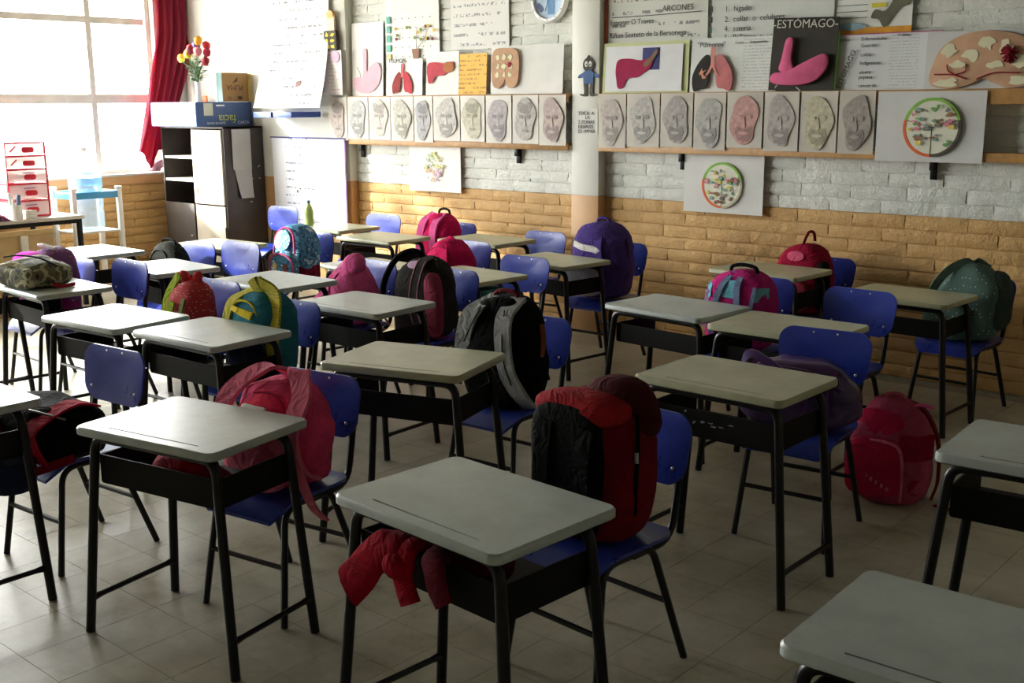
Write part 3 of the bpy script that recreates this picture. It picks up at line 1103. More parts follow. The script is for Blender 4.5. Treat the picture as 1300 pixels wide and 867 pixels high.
for i in range(9):
    x, z = .08 + .09 * (i % 3) + rr.uniform(-.01, .01), .3 + .19 * (i // 3)
    shape(s, 'brain_fold', blotch(rr), M_CRM, (x, z, x + .085, z + .17), y=-0.022, t=0.003)
shape(s, 'red_dot', ell(.5, .5, .5, .5, 12), M_RED, (.27, .55, .315, .66), y=-0.026)
s = sheet('text_sheet', 'white handwritten text sheet hung beside the wall clock', 'poster', -6.47, -5.85, 2.12, 2.62, 6.67, writing('wall_notes', (232, 232, 228), (168, 168, 168), 0.075, -.28, .27, 0.4, .15))
# jar ornament
j = thing('jar_ornament', 'small dark jar ornament with yellow shapes pinned to the wall', 'ornament', (-7.83, 6.575, 2.16))
MB().prism(rrect(-.08, .08, 0, .17, .02), -0.03, 0).obj('jar', simple('charcoal_card', srgb(70, 66, 60), 0.8), j)
MB().prism(rrect(-.05, .05, .17, .29, .01), -0.02, 0).obj('neck', simple('beige_card', srgb(226, 206, 176), 0.8), j)
MB().prism(ell(0, .305, .045, .035), -0.025, 0).obj('stopper', simple('peach_card', srgb(232, 180, 120), 0.8), j)
rr = random.Random(8)
for i in range(6):
    cx, cz = -.035 + .07 * (i % 2), .035 + .05 * (i // 2)
    MB().prism([(cx + .03 * (a - .5) * 2, cz + .025 * (b - .5) * 2) for a, b in blotch(rr)], -0.034, -0.03).obj('yellow_shape', simple('yellow_card', srgb(226, 200, 60), 0.8), j)

# -- mask drawings hanging between the shelves
FADE = [(184, 170, 166), (172, 178, 180), (196, 190, 184), (176, 178, 166), (152, 154, 164), (178, 176, 174), (186, 182, 158), (160, 150, 160), (168, 162, 160), (176, 152, 150),
        (170, 156, 154), (164, 164, 160), (140, 138, 136), (150, 150, 148), (176, 112, 108), (150, 144, 142), (176, 172, 134), (128, 120, 112)]
DESCR = ['mauve smudged', 'pale blue', 'almost blank', 'pale green', 'slate blue', 'faint grey', 'ochre', 'violet and blue', 'grey domed', 'pink haired',
         'pale mauve bearded', 'grey long', 'dark speckled', 'grey hooded', 'red haired', 'grey framed', 'yellow green', 'dark brown bearded']
MX = [-8.05, -7.916, -7.664, -7.384, -7.104, -6.825, -6.594, -6.29, -6.016, -5.736, -5.468, -5.205]
MX2 = [-4.913, -4.663, -4.378, -4.112, -3.857, -3.585, -3.331, -3.073, -2.835]
pairs = list(zip(MX[1:-1], MX[2:])) + list(zip(MX2[:-1], MX2[1:]))
M_WAX = simple('waxed_paper', srgb(212, 206, 196), 0.55, 0.05, 5)
M_WAXD = simple('dull_waxed_paper', srgb(196, 190, 178), 0.6, 0.06, 5)
rr = random.Random(21)
for k, (a, b) in enumerate(pairs):
    c = tuple(int(v * .62 + q * .38) for v, q in zip(FADE[k], (212, 206, 196)))
    s = sheet('mask_drawing', '%s mask drawing on waxed paper hung between the shelves' % DESCR[k], 'drawing', a + .005, b - .005, 1.395 + rr.uniform(-.015, .012), 1.758, 6.57, M_WAX if k < 10 else M_WAXD, 'mask drawings between the shelves', 0, 0.004, k)
    w, h = W_(s)
    fm = simple('mask_tint_%d' % k, srgb(*c), 0.75, 0.26, 34)
    dk = simple('mask_dark_%d' % k, srgb(*[int(v * 0.84) for v in c]), 0.75, 0.26, 40)
    lt = simple('mask_light_%d' % k, srgb(*[min(255, int(v * 1.06)) for v in c]), 0.75, 0.16, 40)
    face = smooth_poly([(.5, .02), (.28, .1), (.16, .3), (.1, .55), (.16, .8), (.34, .95), (.5, .98), (.66, .95), (.84, .8), (.9, .55), (.84, .3), (.72, .1)])
    jr = random.Random(k * 5 + 1)
    face = [(u + .05 * math.sin(9 * v + k), v + .03 * math.sin(7 * u + k * 2)) for u, v in face]
    shape(s, 'face', face, fm, (.0 + jr.uniform(0, .05), .04, 1 - jr.uniform(0, .05), .95), y=-0.006, t=0.0015)
    shape(s, 'beard' if k % 2 else 'brow', smooth_poly([(.0, .5), (.1, .9), (.5, .75), (.9, .9), (1, .5), (.8, .1), (.5, 0), (.2, .1)]), dk, (.26, .12, .74, .42) if k % 2 or k > 9 else (.22, .62, .78, .88), y=-0.0085, t=0.001)
    for sx in (.36, .64):
        shape(s, 'eye', ell(.5, .5, .5, .5, 10), lt if k > 11 else dk, (sx - .08, .52, sx + .08, .6), y=-0.0098, t=0.001)
    shape(s, 'nose', smooth_poly([(.5, 1), (.2, .2), (.5, 0), (.8, .2)]), lt, (.42, .36, .58, .58), y=-0.0098, t=0.001)
    shape(s, 'mouth', ell(.5, .5, .5, .5, 10), lt if k % 2 or k > 9 else dk, (.36, .24, .64, .3), y=-0.0105, t=0.001)

# -- plate charts
def plate(o, cx, cz, r, seed, soft=False):
    w, h = W_(o)
    def ring(a0, a1, mat, nm):
        MB().prism(ell(cx, cz, r, r, 14, a0, a1, 0.9), -0.014, -0.010).obj(nm, mat, o)
    MB().prism(ell(cx, cz, r * .9, r * .9, 32), -0.0125, -0.0095).obj('plate_disc', simple('plate_cream', srgb(226, 226, 206), 0.8, 0.04), o)
    ring(15, 165, simple('chart_green', srgb(132, 186, 76), 0.8), 'green_arc')
    ring(-90, 15, simple('chart_grey', srgb(82, 76, 66), 0.8) if not soft else simple('chart_stone', srgb(190, 186, 160), 0.8), 'grey_arc')
    ring(165, 270, simple('chart_orange', srgb(222, 100, 52), 0.8), 'orange_arc')
    rr = random.Random(seed)
    cols = [('food_green', (120, 170, 100)), ('food_pink', (220, 130, 150)), ('food_brown', (150, 110, 80)), ('food_teal', (130, 170, 160)), ('food_yellow', (220, 200, 90)), ('food_grey', (130, 126, 116))]
    for i in range(44):
        a, q = rr.uniform(0, 2 * PI), r * .8 * math.sqrt(rr.uniform(0.02, 1))
        nm, c = rr.choice(cols)
        x, z = cx + q * math.cos(a), cz + q * math.sin(a)
        sx, sz = r * rr.uniform(.08, .17), r * rr.uniform(.06, .13)
        MB().prism([(x + sx * (u - .5) * 2, z + sz * (v - .5) * 2) for u, v in blotch(rr, 7)], -0.0155, -0.0125).obj('food_picture', simple(nm, srgb(*c), 0.8), o, loc=(0, -.0003 * i, 0))
    for a in (15, 165, 270):
        MB().tube([(cx, -0.014, cz), (cx + r * .9 * math.cos(R(a)), -0.014, cz + r * .9 * math.sin(R(a)))], 0.0015, 4).obj('divider_line', INK, o)
s = sheet('plate_chart', 'faint food plate chart taped under the shelf near the flip chart', 'poster', -6.98, -6.375, .975, 1.352, 6.655, P((240, 240, 236)), None, 0, .004)
rr = random.Random(77)
for i in range(46):
    a, q = rr.uniform(0, 2 * PI), math.sqrt(rr.uniform(0, 1))
    c = [(214, 214, 150), (188, 206, 160), (232, 190, 140), (222, 196, 206)][int((a / (2 * PI)) * 4) % 4]
    x, z = .5 + .19 * q * math.cos(a), .52 + .33 * q * math.sin(a)
    shape(s, 'food_picture', blotch(rr, 7), simple('pale_food_%d' % c[2], srgb(*c), 0.8), (x - .03, z - .05, x + .03, z + .05), y=-.0075 - .0001 * i, t=0.001)
for i in range(22):
    a, q = rr.uniform(0, 2 * PI), math.sqrt(rr.uniform(0, 1))
    x, z = .5 + .18 * q * math.cos(a), .52 + .31 * q * math.sin(a)
    shape(s, 'mark', ell(.5, .5, .5, .5, 6), INK, (x - .008, z - .014, x + .008, z + .014), y=-.0125, t=0.001)
s = sheet('plate_chart', 'small food plate chart taped on the white brick under the shelf', 'poster', -4.225, -3.61, .955, 1.352, 6.655, P((222, 222, 218)), None, 0, .004)
plate(s, 0.0, .19, .155, 4, True)
s = sheet('plate_chart', 'large food plate chart pinned across the two shelves', 'poster', -2.82, -2.19, 1.345, 1.752, 6.565, P((214, 214, 212)), None, 0, .004)
plate(s, 0.02, .20, .17, 9)

# -- upper shelf beyond the pilaster
s = sheet('text_sheet', 'handwritten sheet with a red marked edge above the green bordered liver', 'poster', -4.925, -4.08, 2.10, 2.62, 6.665, writing('marker_notes', (216, 218, 210), (140, 140, 140), 0.085, -.36, .36, .5, .12))
shape(s, 'red_edge', [(0, 0), (1, 0), (1, 1), (0, 1)], simple('rust_marker', srgb(170, 84, 60), 0.8), (0, 0, .035, 1), y=-0.008, t=0.001)
line(s, [(.08, .36), (.5, .36), (.95, .37)], INK, .005)
wr(s, 'ARCONES', .055, .58, .40); wr(s, 'Esponer O Traves', .05, .06, .26); wr(s, 'Riñon Sexteto de la Bersonesa', .052, .05, .09)
s = sheet('text_sheet', 'handwritten numbered sheet behind the black stomach poster', 'poster', -4.05, -3.18, 2.07, 2.62, 6.668, P((214, 218, 212)))
for n_, (tx, v) in enumerate((('2.  collar  o  celulares', .26), ('4.  asteria', .15), ('5.  Pellizcar  o  vendarlos', .05), ('1.  higado', .38))):
    wr(s, tx, .05, .12, v)
for v in (.0, .12, .24, .36):
    shape(s, 'edge_mark', [(0, 0), (1, 0), (1, 1), (0, 1)], INK if v != .12 else simple('green_marker', srgb(60, 120, 100), 0.8), (0, v + .02, .015, v + .09), y=-0.009, t=0.001)
shape(s, 'orange_strip', [(0, 0), (1, 0), (1, 1), (0, 1)], simple('orange_card', srgb(206, 130, 50), 0.8), (.28, -.04, .72, .03), y=-0.011)
s = sheet('liver_sheet', 'white sheet with a magenta liver inside a pale green border', 'poster', -4.905, -4.19, 1.763, 2.11, 6.61, P((206, 212, 160)), None, R(-3))
shape(s, 'white_field', [(0, 0), (1, 0), (1, 1), (0, 1)], P((226, 228, 230)), (.04, .03, .94, .93), y=-0.009, t=0.001)
shape(s, 'liver', LIVER, M_MAG, (.17, .1, .6, .68), y=-0.012, t=0.006)
shape(s, 'blue_patch', [(0, 0), (1, 0), (1, 1), (0, 1)], simple('navy_card', srgb(58, 62, 118), 0.8), (.48, .45, .68, .88), y=-0.010, t=0.002)
shape(s, 'gall_patch', smooth_poly([(0, .2), (.5, .6), (.9, 1), (1, .8), (.6, .3), (.2, 0)]), simple('olive_felt', srgb(128, 104, 80), 0.9), (.5, .5, .66, .84), y=-0.016)
wr(s, 'vesicula', .02, .7, .3); wr(s, 'higado', .022, .25, .08)
s = sheet('lung_sheet', 'white sheet titled Pulmones with one black and one pink lung', 'poster', -4.175, -3.53, 1.763, 2.115, 6.615, writing('lung_notes', (224, 228, 224), (184, 186, 186), 0.02, .07, .31, .3), None, R(-3))
wr(s, '"Pulmones"', .046, .08, .83); wr(s, 'Causas', .022, .52, .87); wr(s, 'Enfermedades', .022, .69, .87)
shape(s, 'lung', LUNG_L, simple('sooty_felt', srgb(44, 42, 40), 0.9), (.04, .02, .52, .72), y=-0.010, t=0.008)
shape(s, 'lung', LUNG_R, simple('lung_pink', srgb(196, 118, 120), 0.9), (.04, .02, .52, .72), y=-0.010, t=0.008)
shape(s, 'windpipe', smooth_poly([(.35, 1), (.65, 1), (.65, .4), (1, .0), (.7, .1), (.5, .3), (.3, .1), (0, .0), (.35, .4)]), simple('windpipe_pink', srgb(206, 140, 128), 0.9), (.2, .3, .36, .8), y=-0.018)
shape(s, 'bronchi', blotch(random.Random(2), 11, .45), simple('bronchi_peach', srgb(216, 150, 124), 0.9), (.1, .2, .22, .48), y=-0.0185, t=0.002)
s = sheet('text_sheet', 'stomach notes sheet between the black poster and the large brain', 'poster', -3.165, -2.48, 1.763, 2.095, 6.632, writing('stomach_notes', (218, 222, 222), (188, 190, 190), 0.018, .02, .2, .3), None, R(-1.5))
shape(s, 'pink_edge', [(0, 0), (1, 0), (1, 1), (0, 1)], simple('magenta_marker', srgb(180, 70, 130), 0.8), (0, .985, 1, 1), y=-0.008, t=0.001)
for tx, v in (('Gastritis', .76), ('colitis', .60), ('Indigestion', .45), ('ulcera', .29), ('peptica', .20), ('cancer de', .05)):
    wr(s, tx, .03, .27, v)
wr(s, 'Organos', .028, .02, .88); wr(s, 'Enfermedades', .028, .27, .88); wr(s, 'Medidas', .022, .6, .93)
wr(s, 'ESTOMAGO', .045, .1, .02, None, -0.009, R(-68))
line(s, [(.15, .58), (.2, .66), (.25, .72)], INK, .003)
s = sheet('stomach_poster', 'black poster with ESTOMAGO in chalk letters and a pink stomach', 'poster', -3.575, -3.13, 1.763, 2.21, 6.598, paper('black_card', (48, 45, 38)), None, R(-3), .003, rot=R(1.5))
wr(s, '-ESTÓMAGO-', .073, .005, .86, simple('chalk', srgb(206, 204, 192), 0.9))
st = shape(s, 'stomach', smooth_poly([(0, .15), (.05, .38), (.3, .45), (.55, .7), (.9, 1), (1, .9), (1, .55), (.85, .2), (.6, .02), (.3, 0), (.1, .04)]), M_PINKF, (.05, .07, .9, .5), y=-0.008, t=0.03, bevel=0.01)
shape(s, 'gullet', smooth_poly([(.3, 1), (.75, 1), (.7, .4), (.9, 0), (.0, 0), (.1, .4)]), M_PINKF, (.18, .27, .42, .7), y=-0.008, t=0.024, bevel=0.006)
line(s, [(.12, .03), (.16, .09)], simple('chalk', (1, 1, 1, 1)), .006); line(s, [(.45, .05), (.52, .0)], MATS['chalk'], .006)
shape(s, 'green_edge', [(0, 0), (1, 0), (1, 1), (0, 1)], simple('lime_card', srgb(110, 170, 60), 0.8), (.975, .0, 1.02, .8), y=0.004, t=0.003)
s = sheet('animal_poster', 'poster of lined boxes with a grey leaping figure over an orange band', 'poster', -3.19, -2.69, 2.085, 2.62, 6.672, P((224, 226, 220)))
shape(s, 'orange_band', [(0, 0), (1, 0), (1, 1), (0, 1)], simple('amber_print', srgb(212, 150, 40), 0.8), (0, .0, 1, .09), y=-.008, t=.001)
for v in (.2, .27, .34, .41, .48):
    line(s, [(.05, v), (.25, v), (.45, v)], simple('grey_print', srgb(110, 112, 108), 0.8), .004, -.008)
for v in (.3, .39, .48):
    shape(s, 'yellow_bar', [(0, 0), (1, 0), (1, 1), (0, 1)], simple('yellow_print', srgb(208, 196, 60), 0.8), (.5, v, .68, v + .05), y=-.008, t=.001)
shape(s, 'leaping_figure', smooth_poly([(0, .3), (.2, .25), (.35, .05), (.5, .2), (.75, .5), (1, .6), (.95, .8), (.7, .75), (.75, 1), (.6, 1), (.55, .7), (.35, .45), (.1, .5)]), simple('print_greygreen', srgb(104, 104, 84), 0.8), (.5, .06, .97, .5), y=-.0095, t=.001)
shape(s, 'blue_shadow', smooth_poly([(0, .3), (.4, .8), (1, .4), (.6, 0)]), simple('print_paleblue', srgb(150, 182, 200), 0.8), (.02, .06, .45, .18), y=-.0095, t=.001)
s = sheet('brain_sheet', 'large tan brain cut-out with a crimson pompom on white card', 'poster', -2.57, -1.90, 1.763, 2.085, 6.606, P((206, 208, 206)), None, R(-2.5))
shape(s, 'brain', BRAIN, M_TAN, (.04, 0.0, .96, .98), y=-0.008, t=0.014, bevel=0.004)
rr = random.Random(13)
for (a, b, c, d) in ((.12, .5, .3, .8), (.3, .42, .5, .72), (.44, .62, .6, .92), (.58, .5, .76, .86), (.72, .28, .9, .6), (.06, .02, .36, .2), (.66, .04, .94, .22), (.2, .32, .4, .5), (.52, .3, .7, .5)):
    shape(s, 'brain_fold', blotch(rr, 11, .3), M_CRM, (a, b, c, d), y=-0.022 - rr.uniform(0, .002), t=0.002)
line(s, [(.1, .25), (.25, .24), (.38, .16)], M_RED, .008, -.028); line(s, [(.2, .42), (.22, .3), (.3, .22)], M_RED, .007, -.028); line(s, [(.36, .42), (.36, .3), (.28, .24)], M_RED, .007, -.028); line(s, [(.46, .16), (.6, .26), (.8, .25)], M_RED, .008, -.028)
pp = MB()
for i in range(60):
    a, b = rr.uniform(0, 2 * PI), rr.uniform(0.1, PI / 2)
    pp.tube([(0, 0, 0), (.05 * math.sin(b) * math.cos(a), -.035 * math.cos(b), .055 * math.sin(b) * math.sin(a))], 0.005, 5)
pp.obj('pompom', M_RED, s, loc=(.14, -.024, .185))

# -- pilaster figure and sign, clock
f = thing('cutout_figure', 'small round-headed paper cut-out figure in a blue shirt on the pilaster', 'figure', (-5.02, 6.60, 1.75))
gm = simple('cutout_grey', srgb(78, 76, 66), 0.8); bm_ = simple('cutout_blue', srgb(74, 104, 150), 0.8)
for sx in (-1, 1):
    MB().prism(smooth_poly([(sx * .02, .1), (sx * .045, .1), (sx * .04, .015), (sx * .075, .012), (sx * .07, 0), (sx * .015, 0)]), -.006, -.001).obj('leg', gm, f)
    MB().prism(smooth_poly([(sx * .03, .165), (sx * .085, .145), (sx * .095, .125), (sx * .07, .125), (sx * .03, .135)]), -.0065, -.0015).obj('arm', bm_, f)
MB().prism(smooth_poly([(-.04, .17), (.04, .17), (.045, .12), (.035, .085), (-.035, .085), (-.045, .12)]), -.009, -.003).obj('shirt', bm_, f)
hd = MB().prism(ell(0, .215, .05, .052), -.008, -.002).obj('head', gm, f)
MB().prism(smooth_poly([(-.015, .26), (0, .285), (.015, .26)]), -.008, -.002).obj('hair_tuft', gm, f)
for sx in (-1, 1):
    e = MB().prism(ell(sx * .018, .222, .014, .02, 12), -.010, -.0075).obj('eye', simple('cutout_white', srgb(230, 230, 222), 0.8), f)
    MB().prism(ell(sx * .016, .218, .005, .007, 8), -.0115, -.0095).obj('pupil', INK, e)
s = sheet('notice', 'small handwritten TOCA A notice on the pilaster', 'sign', -5.12, -4.935, 1.47, 1.655, 6.598, P((222, 222, 216)), None, 0, .002)
for tx, v in (('TOCA  A', .76), ('LA', .6), ('2 ZONAS', .42), ('DESPUES', .24), ('ES  IMPAR', .06)):
    wr(s, tx, .036, .05 if tx != 'LA' else .4, v, None, -.005)
c = thing('wall_clock', 'round white rimmed wall clock with a blue dial', 'clock', (-5.435, 6.67, 2.45))
MB().add(*(lambda mb: (mb.v, mb.f))(MB().lathe([(.17, 0), (.17, .025), (.16, .04), (.14, .04), (.137, .018), (.001, .018)], 36))).obj('rim', simple('clock_rim_white', srgb(240, 240, 238), 0.35), c, rot=(R(90), 0, 0))
MB().lathe([(.138, .018), (.138, .020), (.001, .020)], 36).obj('dial', simple('dial_pale_blue', srgb(180, 208, 232), 0.5), c, rot=(R(90), 0, 0))
MB().prism([(-.01, -.11), (.05, -.11), (.05, .1), (-.01, .1)], -.0225, -.0215).obj('dial_picture', simple('dial_mid_blue', srgb(88, 150, 206), 0.5), c)
MB().prism(smooth_poly([(-.1, -.02), (-.05, -.06), (-.07, -.09), (-.11, -.05)]), -.0225, -.0215).obj('dial_picture', simple('dial_navy', srgb(40, 60, 120), 0.5), c)
for a, L, w_ in ((200, .09, .005), (40, .06, .006)):
    MB().tube([(0, -.028, 0), (L * math.sin(R(a)), -.028, L * math.cos(R(a)))], w_ / 2, 5).obj('hand', INK, c)
for h_ in range(12):
    MB().prism(ell(.15 * math.sin(R(30 * h_)), .15 * math.cos(R(30 * h_)), .004, .004, 6), -.0425, -.039).obj('hour_mark', INK, c)

# -- flip chart, big poster with tray
s = sheet('flip_chart', 'white flip chart sheet with a navy top edge beside the metal cabinet', 'flip chart', -8.78, -7.70, .60, 1.405, 6.575, writing('flipchart_notes', (238, 240, 246), (140, 142, 170), 0.075, -.36, .05, .46, .09), None, 0, .012)
shape(s, 'navy_edge', [(0, 0), (1, 0), (1, 1), (0, 1)], simple('navy_tape', srgb(58, 58, 120), 0.7), (0, .985, 1, 1), y=-.012, t=.002)
shape(s, 'purple_edge', [(0, 0), (1, 0), (1, 1), (0, 1)], simple('violet_tape', srgb(110, 70, 130), 0.7), (.985, 0, 1, .985), y=-.012, t=.002)
for i, (a, b) in enumerate(((.34, .36), (.38, .4), (.44, .405), (.49, .41), (.55, .40))):
    shape(s, 'dark_mark', ell(.5, .5, .5, .5, 8), INK, (a, b, a + .025, b + .02 + (.015 if i == 0 else 0)), y=-.013, t=.001)
def big_poster():
    w, h = .93, 1.05
    prof = []
    for k in range(13):
        t = k / 12
        prof.append((-.17 * (1 - t) ** 2.2 + .0, t * h))
    vs, fs = [], []
    for (yy, z) in prof:
        for i in range(9):
            u = i / 8
            vs.append((-w / 2 + w * u + .05 * (1 - z / h) * (u - .5), yy + .012 * math.sin(u * 5), z))
    for (yy, z) in prof:
        for i in range(9):
            u = i / 8
            vs.append((-w / 2 + w * u + .05 * (1 - z / h) * (u - .5), yy + .012 * math.sin(u * 5) + .002, z))
    n = 13 * 9
    for j in range(12):
        for i in range(8):
            a, b, c2, d = j * 9 + i, j * 9 + i + 1, (j + 1) * 9 + i + 1, (j + 1) * 9 + i
            fs.append((a, b, c2, d)); fs.append((n + b, n + a, n + d, n + c2))
    o = MB().add(vs, fs).obj('wall_poster', writing('big_poster_notes', (232, 230, 226), (128, 126, 130), 0.075, -.35, .4, .46, .12), smooth=60, loc=(-8.33, 6.585, 1.67), label='big curling handwritten poster resting on the blue tray', cat='poster')
    MB().prism([(-.02, .1), (.06, .12), (.09, .26), (.02, .25)], -.15, -.146).obj('dark_photo', simple('photo_brown', srgb(150, 116, 112), 0.8), o, loc=(0.07, .04, -.02))
    return o
big_poster()
tb = thing('document_tray', 'blue plastic document tray under the big curling poster', 'tray', (-8.32, 6.42, 1.585))
BT = simple('blue_tray_plastic', srgb(52, 84, 170), 0.35)
MB().box(-.27, .27, -.16, .165, 0, .008).obj('base', BT, tb)
for (a, b, c2, d) in ((-.27, .27, -.17, -.16), (-.275, -.265, -.17, .165), (.265, .275, -.17, .165), (-.02, .02, -.17, .165)):
    MB().box(a, b, c2, d, 0, .05).obj('side', BT, tb, bevel=.002)
# ================================================================ CABINET CORNER
CM = simple('dark_scuffed_cabinet', srgb(62, 54, 48), 0.5, 0.22, 5, 0.1, 30)
CI = simple('cabinet_inside', srgb(58, 54, 48), 0.7, 0.1)
CD = simple('cream_scuffed_door', srgb(208, 196, 180), 0.5, 0.1, 6)
X0, X1, Y0, Y1, CZ = -10.0, -8.94, 6.15, 6.595, 1.50
cab = thing('metal_cabinet', 'tall dark cabinet with cream door and open shelves by the curtain', 'cabinet', ((X0 + X1) / 2, (Y0 + Y1) / 2, 0))
hx, hy = (X1 - X0) / 2, (Y1 - Y0) / 2
MB().box(hx - .02, hx, -hy, hy, 0, CZ).obj('side_panel', CM, cab, bevel=.002)
MB().box(-hx, -hx + .02, -hy, hy, 0, CZ).obj('side_panel', CM, cab, bevel=.002)
MB().box(-hx + .02, hx - .02, hy - .015, hy, 0, CZ).obj('back_panel', CI, cab, smooth=0)
MB().box(-hx, hx, -hy, hy, CZ - .02, CZ).obj('top_panel', CM, cab, bevel=.002)
MB().box(-hx + .02, hx - .02, -hy + .02, hy - .015, 0, .08).obj('plinth', CM, cab, smooth=0)
dv = -hx + .54
MB().box(dv - .012, dv + .012, -hy + .002, hy - .015, .08, CZ - .02).obj('divider', CM, cab, smooth=0)
for z in (1.20, .98):
    MB().box(-hx + .02, dv - .012, -hy + .01, hy - .015, z - .012, z + .012).obj('shelf', simple('shelf_white_edge', srgb(222, 220, 210), 0.5), cab, bevel=.002)
d1 = MB().box(-hx + .022, dv - .014, -hy - .012, -hy + .004, .08, .76).obj('door', CM, cab, bevel=.002)
MB().lathe([(.004, 0), (.010, .012), (.012, .02), (.001, .024)], 10).obj('knob', M_RIVET, d1, loc=(dv - .06, -hy - .012, .45), rot=(R(90), 0, 0))
d2 = MB().box(dv + .014, hx - .022, -hy - .012, -hy + .004, .77, CZ - .03).obj('door', CD, cab, bevel=.002)
for (a, b, c, d) in ((dv + .014, hx - .022, CZ - .09, CZ - .03), (dv + .014, hx - .022, .77, .83), (dv + .014, dv + .07, .83, CZ - .09), (hx - .08, hx - .022, .83, CZ - .09)):
    MB().box(a, b, -hy - .018, -hy - .011, c, d).obj('door_rail', CD, d2, bevel=.002)
d3 = MB().box(dv + .014, hx - .022, -hy - .012, -hy + .004, .08, .755).obj('door', simple('grey_scuffed_door', srgb(172, 160, 144), 0.5, 0.2, 5), cab, bevel=.002)
MB().lathe([(.006, 0), (.014, .012), (.016, .022), (.001, .028)], 12).obj('knob', M_RIVET, d3, loc=(dv + .05, -hy - .012, .30), rot=(R(90), 0, 0))
MB().box(hx - .026, hx - .018, -hy - .02, -hy - .01, .46, .56).obj('handle', M_STEEL, d3)
rr = random.Random(4)
for i in range(7):
    y, z = rr.uniform(.03, .16), rr.uniform(.98, 1.14) if i < 6 else .78
    MB().add([(hx + .0015, y + u * .03, z + v * .02) for u, v in blotch(rr, 7, .45)], [tuple(range(21))]).obj('torn_tape', P((214, 210, 202)), cab)
b = MB().box(-.05, .05, -.04, .04, 0, .13).obj('white_carton', P((232, 230, 224)), bevel=.002, loc=(X0 + .45, Y0 + .12, 1.2125), label='small white carton on the top shelf of the cabinet', cat='carton')
for i, (ya, yb, za, zb) in enumerate(((-.14, .07, 1.10, 1.475), (-.12, .07, .83, 1.10))):
    n = 8
    vs = []
    for t_ in (0, .002):
        for k in range(n + 1):
            v = k / n
            out = (.03 * (1 - v) ** 2 if i else .006)
            vs += [(t_ + .004 + out, ya + (.04 * (1 - v) if i else 0), zb - zb + (zb - za) * v), (t_ + .004 + out * .6, yb, (zb - za) * v)]
    m2 = 2 * (n + 1)
    fs = []
    for k in range(n):
        fs.append((2 * k, 2 * k + 1, 2 * k + 3, 2 * k + 2))
        fs.append((m2 + 2 * k + 1, m2 + 2 * k, m2 + 2 * k + 2, m2 + 2 * k + 3))
    MB().add(vs, fs).obj('taped_sheet', paper('grey_sheet', (176, 174, 168)), loc=(X1 + .002, (Y0 + Y1) / 2, za), label='grey sheet taped on the cabinet side, the ' + ('lower curling one' if i else 'upper flat one'), cat='sheet', smooth=60)

def carton(name, label, x, y, z, w, d, h, rz, front, side, lid=None, extra=None):
    o = thing(name, label, 'box', (x, y, z), R(rz))
    MB().box(-w / 2, w / 2, -d / 2, d / 2, 0, h).obj('carton_body', front, o, bevel=.003)
    return o
BB = simple('blue_printed_board', srgb(62, 88, 138), 0.5, 0.12, 4)
BLB = simple('pale_blue_board', srgb(62, 102, 176), 0.5, 0.05, 5)
o = carton('paper_box', 'long blue printed paper box lying on top of the cabinet', -9.47, 6.285, CZ + .002, .76, .62, .225, 0, BB, BB)
MB().box(-.382, .375, -.314, -.310, .006, .219).obj('pale_end_panel', BLB, o)
MB().box(-.2, .1, -.3165, -.3142, .08, .15).obj('panel_print', P((226, 232, 242)), o)
yel = simple('yellow_print_ink', srgb(200, 206, 90), 0.6)
wht = simple('white_print_ink', srgb(214, 220, 226), 0.6)
t_ = link('lettering', text_mesh('facia', .11, yel), o, (.3825, .12, .105), (0, R(180), R(90)))
t_ = link('lettering', text_mesh('BOND BLANCO', .028, wht), o, (.3825, -.2, .02), (0, 0, R(90)))
t_ = link('lettering', text_mesh('CARTA', .04, wht), o, (.3825, .14, .02), (0, 0, R(90)))
MB().box(.3802, .3825, -.23, -.13, .1, .215).obj('paper_label', P((206, 210, 196)), o)
MB().box(.3802, .3822, -.09, .0, .185, .2).obj('small_print', wht, o)
KB = simple('kraft_board', srgb(164, 128, 84), 0.8, 0.08, 5)
TE = simple('teal_board', srgb(92, 124, 120), 0.7, 0.08, 5)
o = carton('shoe_box', 'brown cardboard shoe box standing upside down on the blue box', -9.16, 6.44, CZ + .229, .09, .29, .27, 0, KB, TE)
MB().box(-.047, .04, -.148, -.1455, .002, .268).obj('teal_end', TE, o)
dk = simple('brown_print_ink', srgb(84, 60, 46), 0.7)
link('lettering', text_mesh('PUMA', .07, dk), o, (.0455, .085, .155), (0, R(180), R(90)))
MB().box(.0452, .0462, .02, .07, .02, .05).obj('print_block', dk, o)
MB().box(.0452, .0462, -.09, -.05, .02, .05).obj('print_block', simple('brown_print_pale', srgb(136, 100, 66), 0.7), o)
MB().prism([(-.03, 0), (.02, .02), (.03, .06), (0, .035)], -.001, .001).obj('print_mark', dk, o, loc=(.0462, 0, .17), rot=(0, 0, R(90)))
MB().box(-.001, .10, .145, .148, 0, .265).obj('flap', simple('straw_board', srgb(206, 186, 118), 0.8), o)
MB().box(-.10, .08, -.012, .012, 0, .06).obj('orange_folder', simple('orange_board', srgb(226, 110, 56), 0.6), bevel=.002, loc=(-9.74, 6.48, CZ + .229), label='small orange folder standing on the blue box', cat='folder')
MB().box(-.11, .11, -.003, .003, 0, .27).obj('white_card', P((240, 240, 238)), loc=(-9.36, 6.50, CZ + .229), rot=(R(-6), 0, R(30)), label='white card leaning behind the flower vase', cat='card')

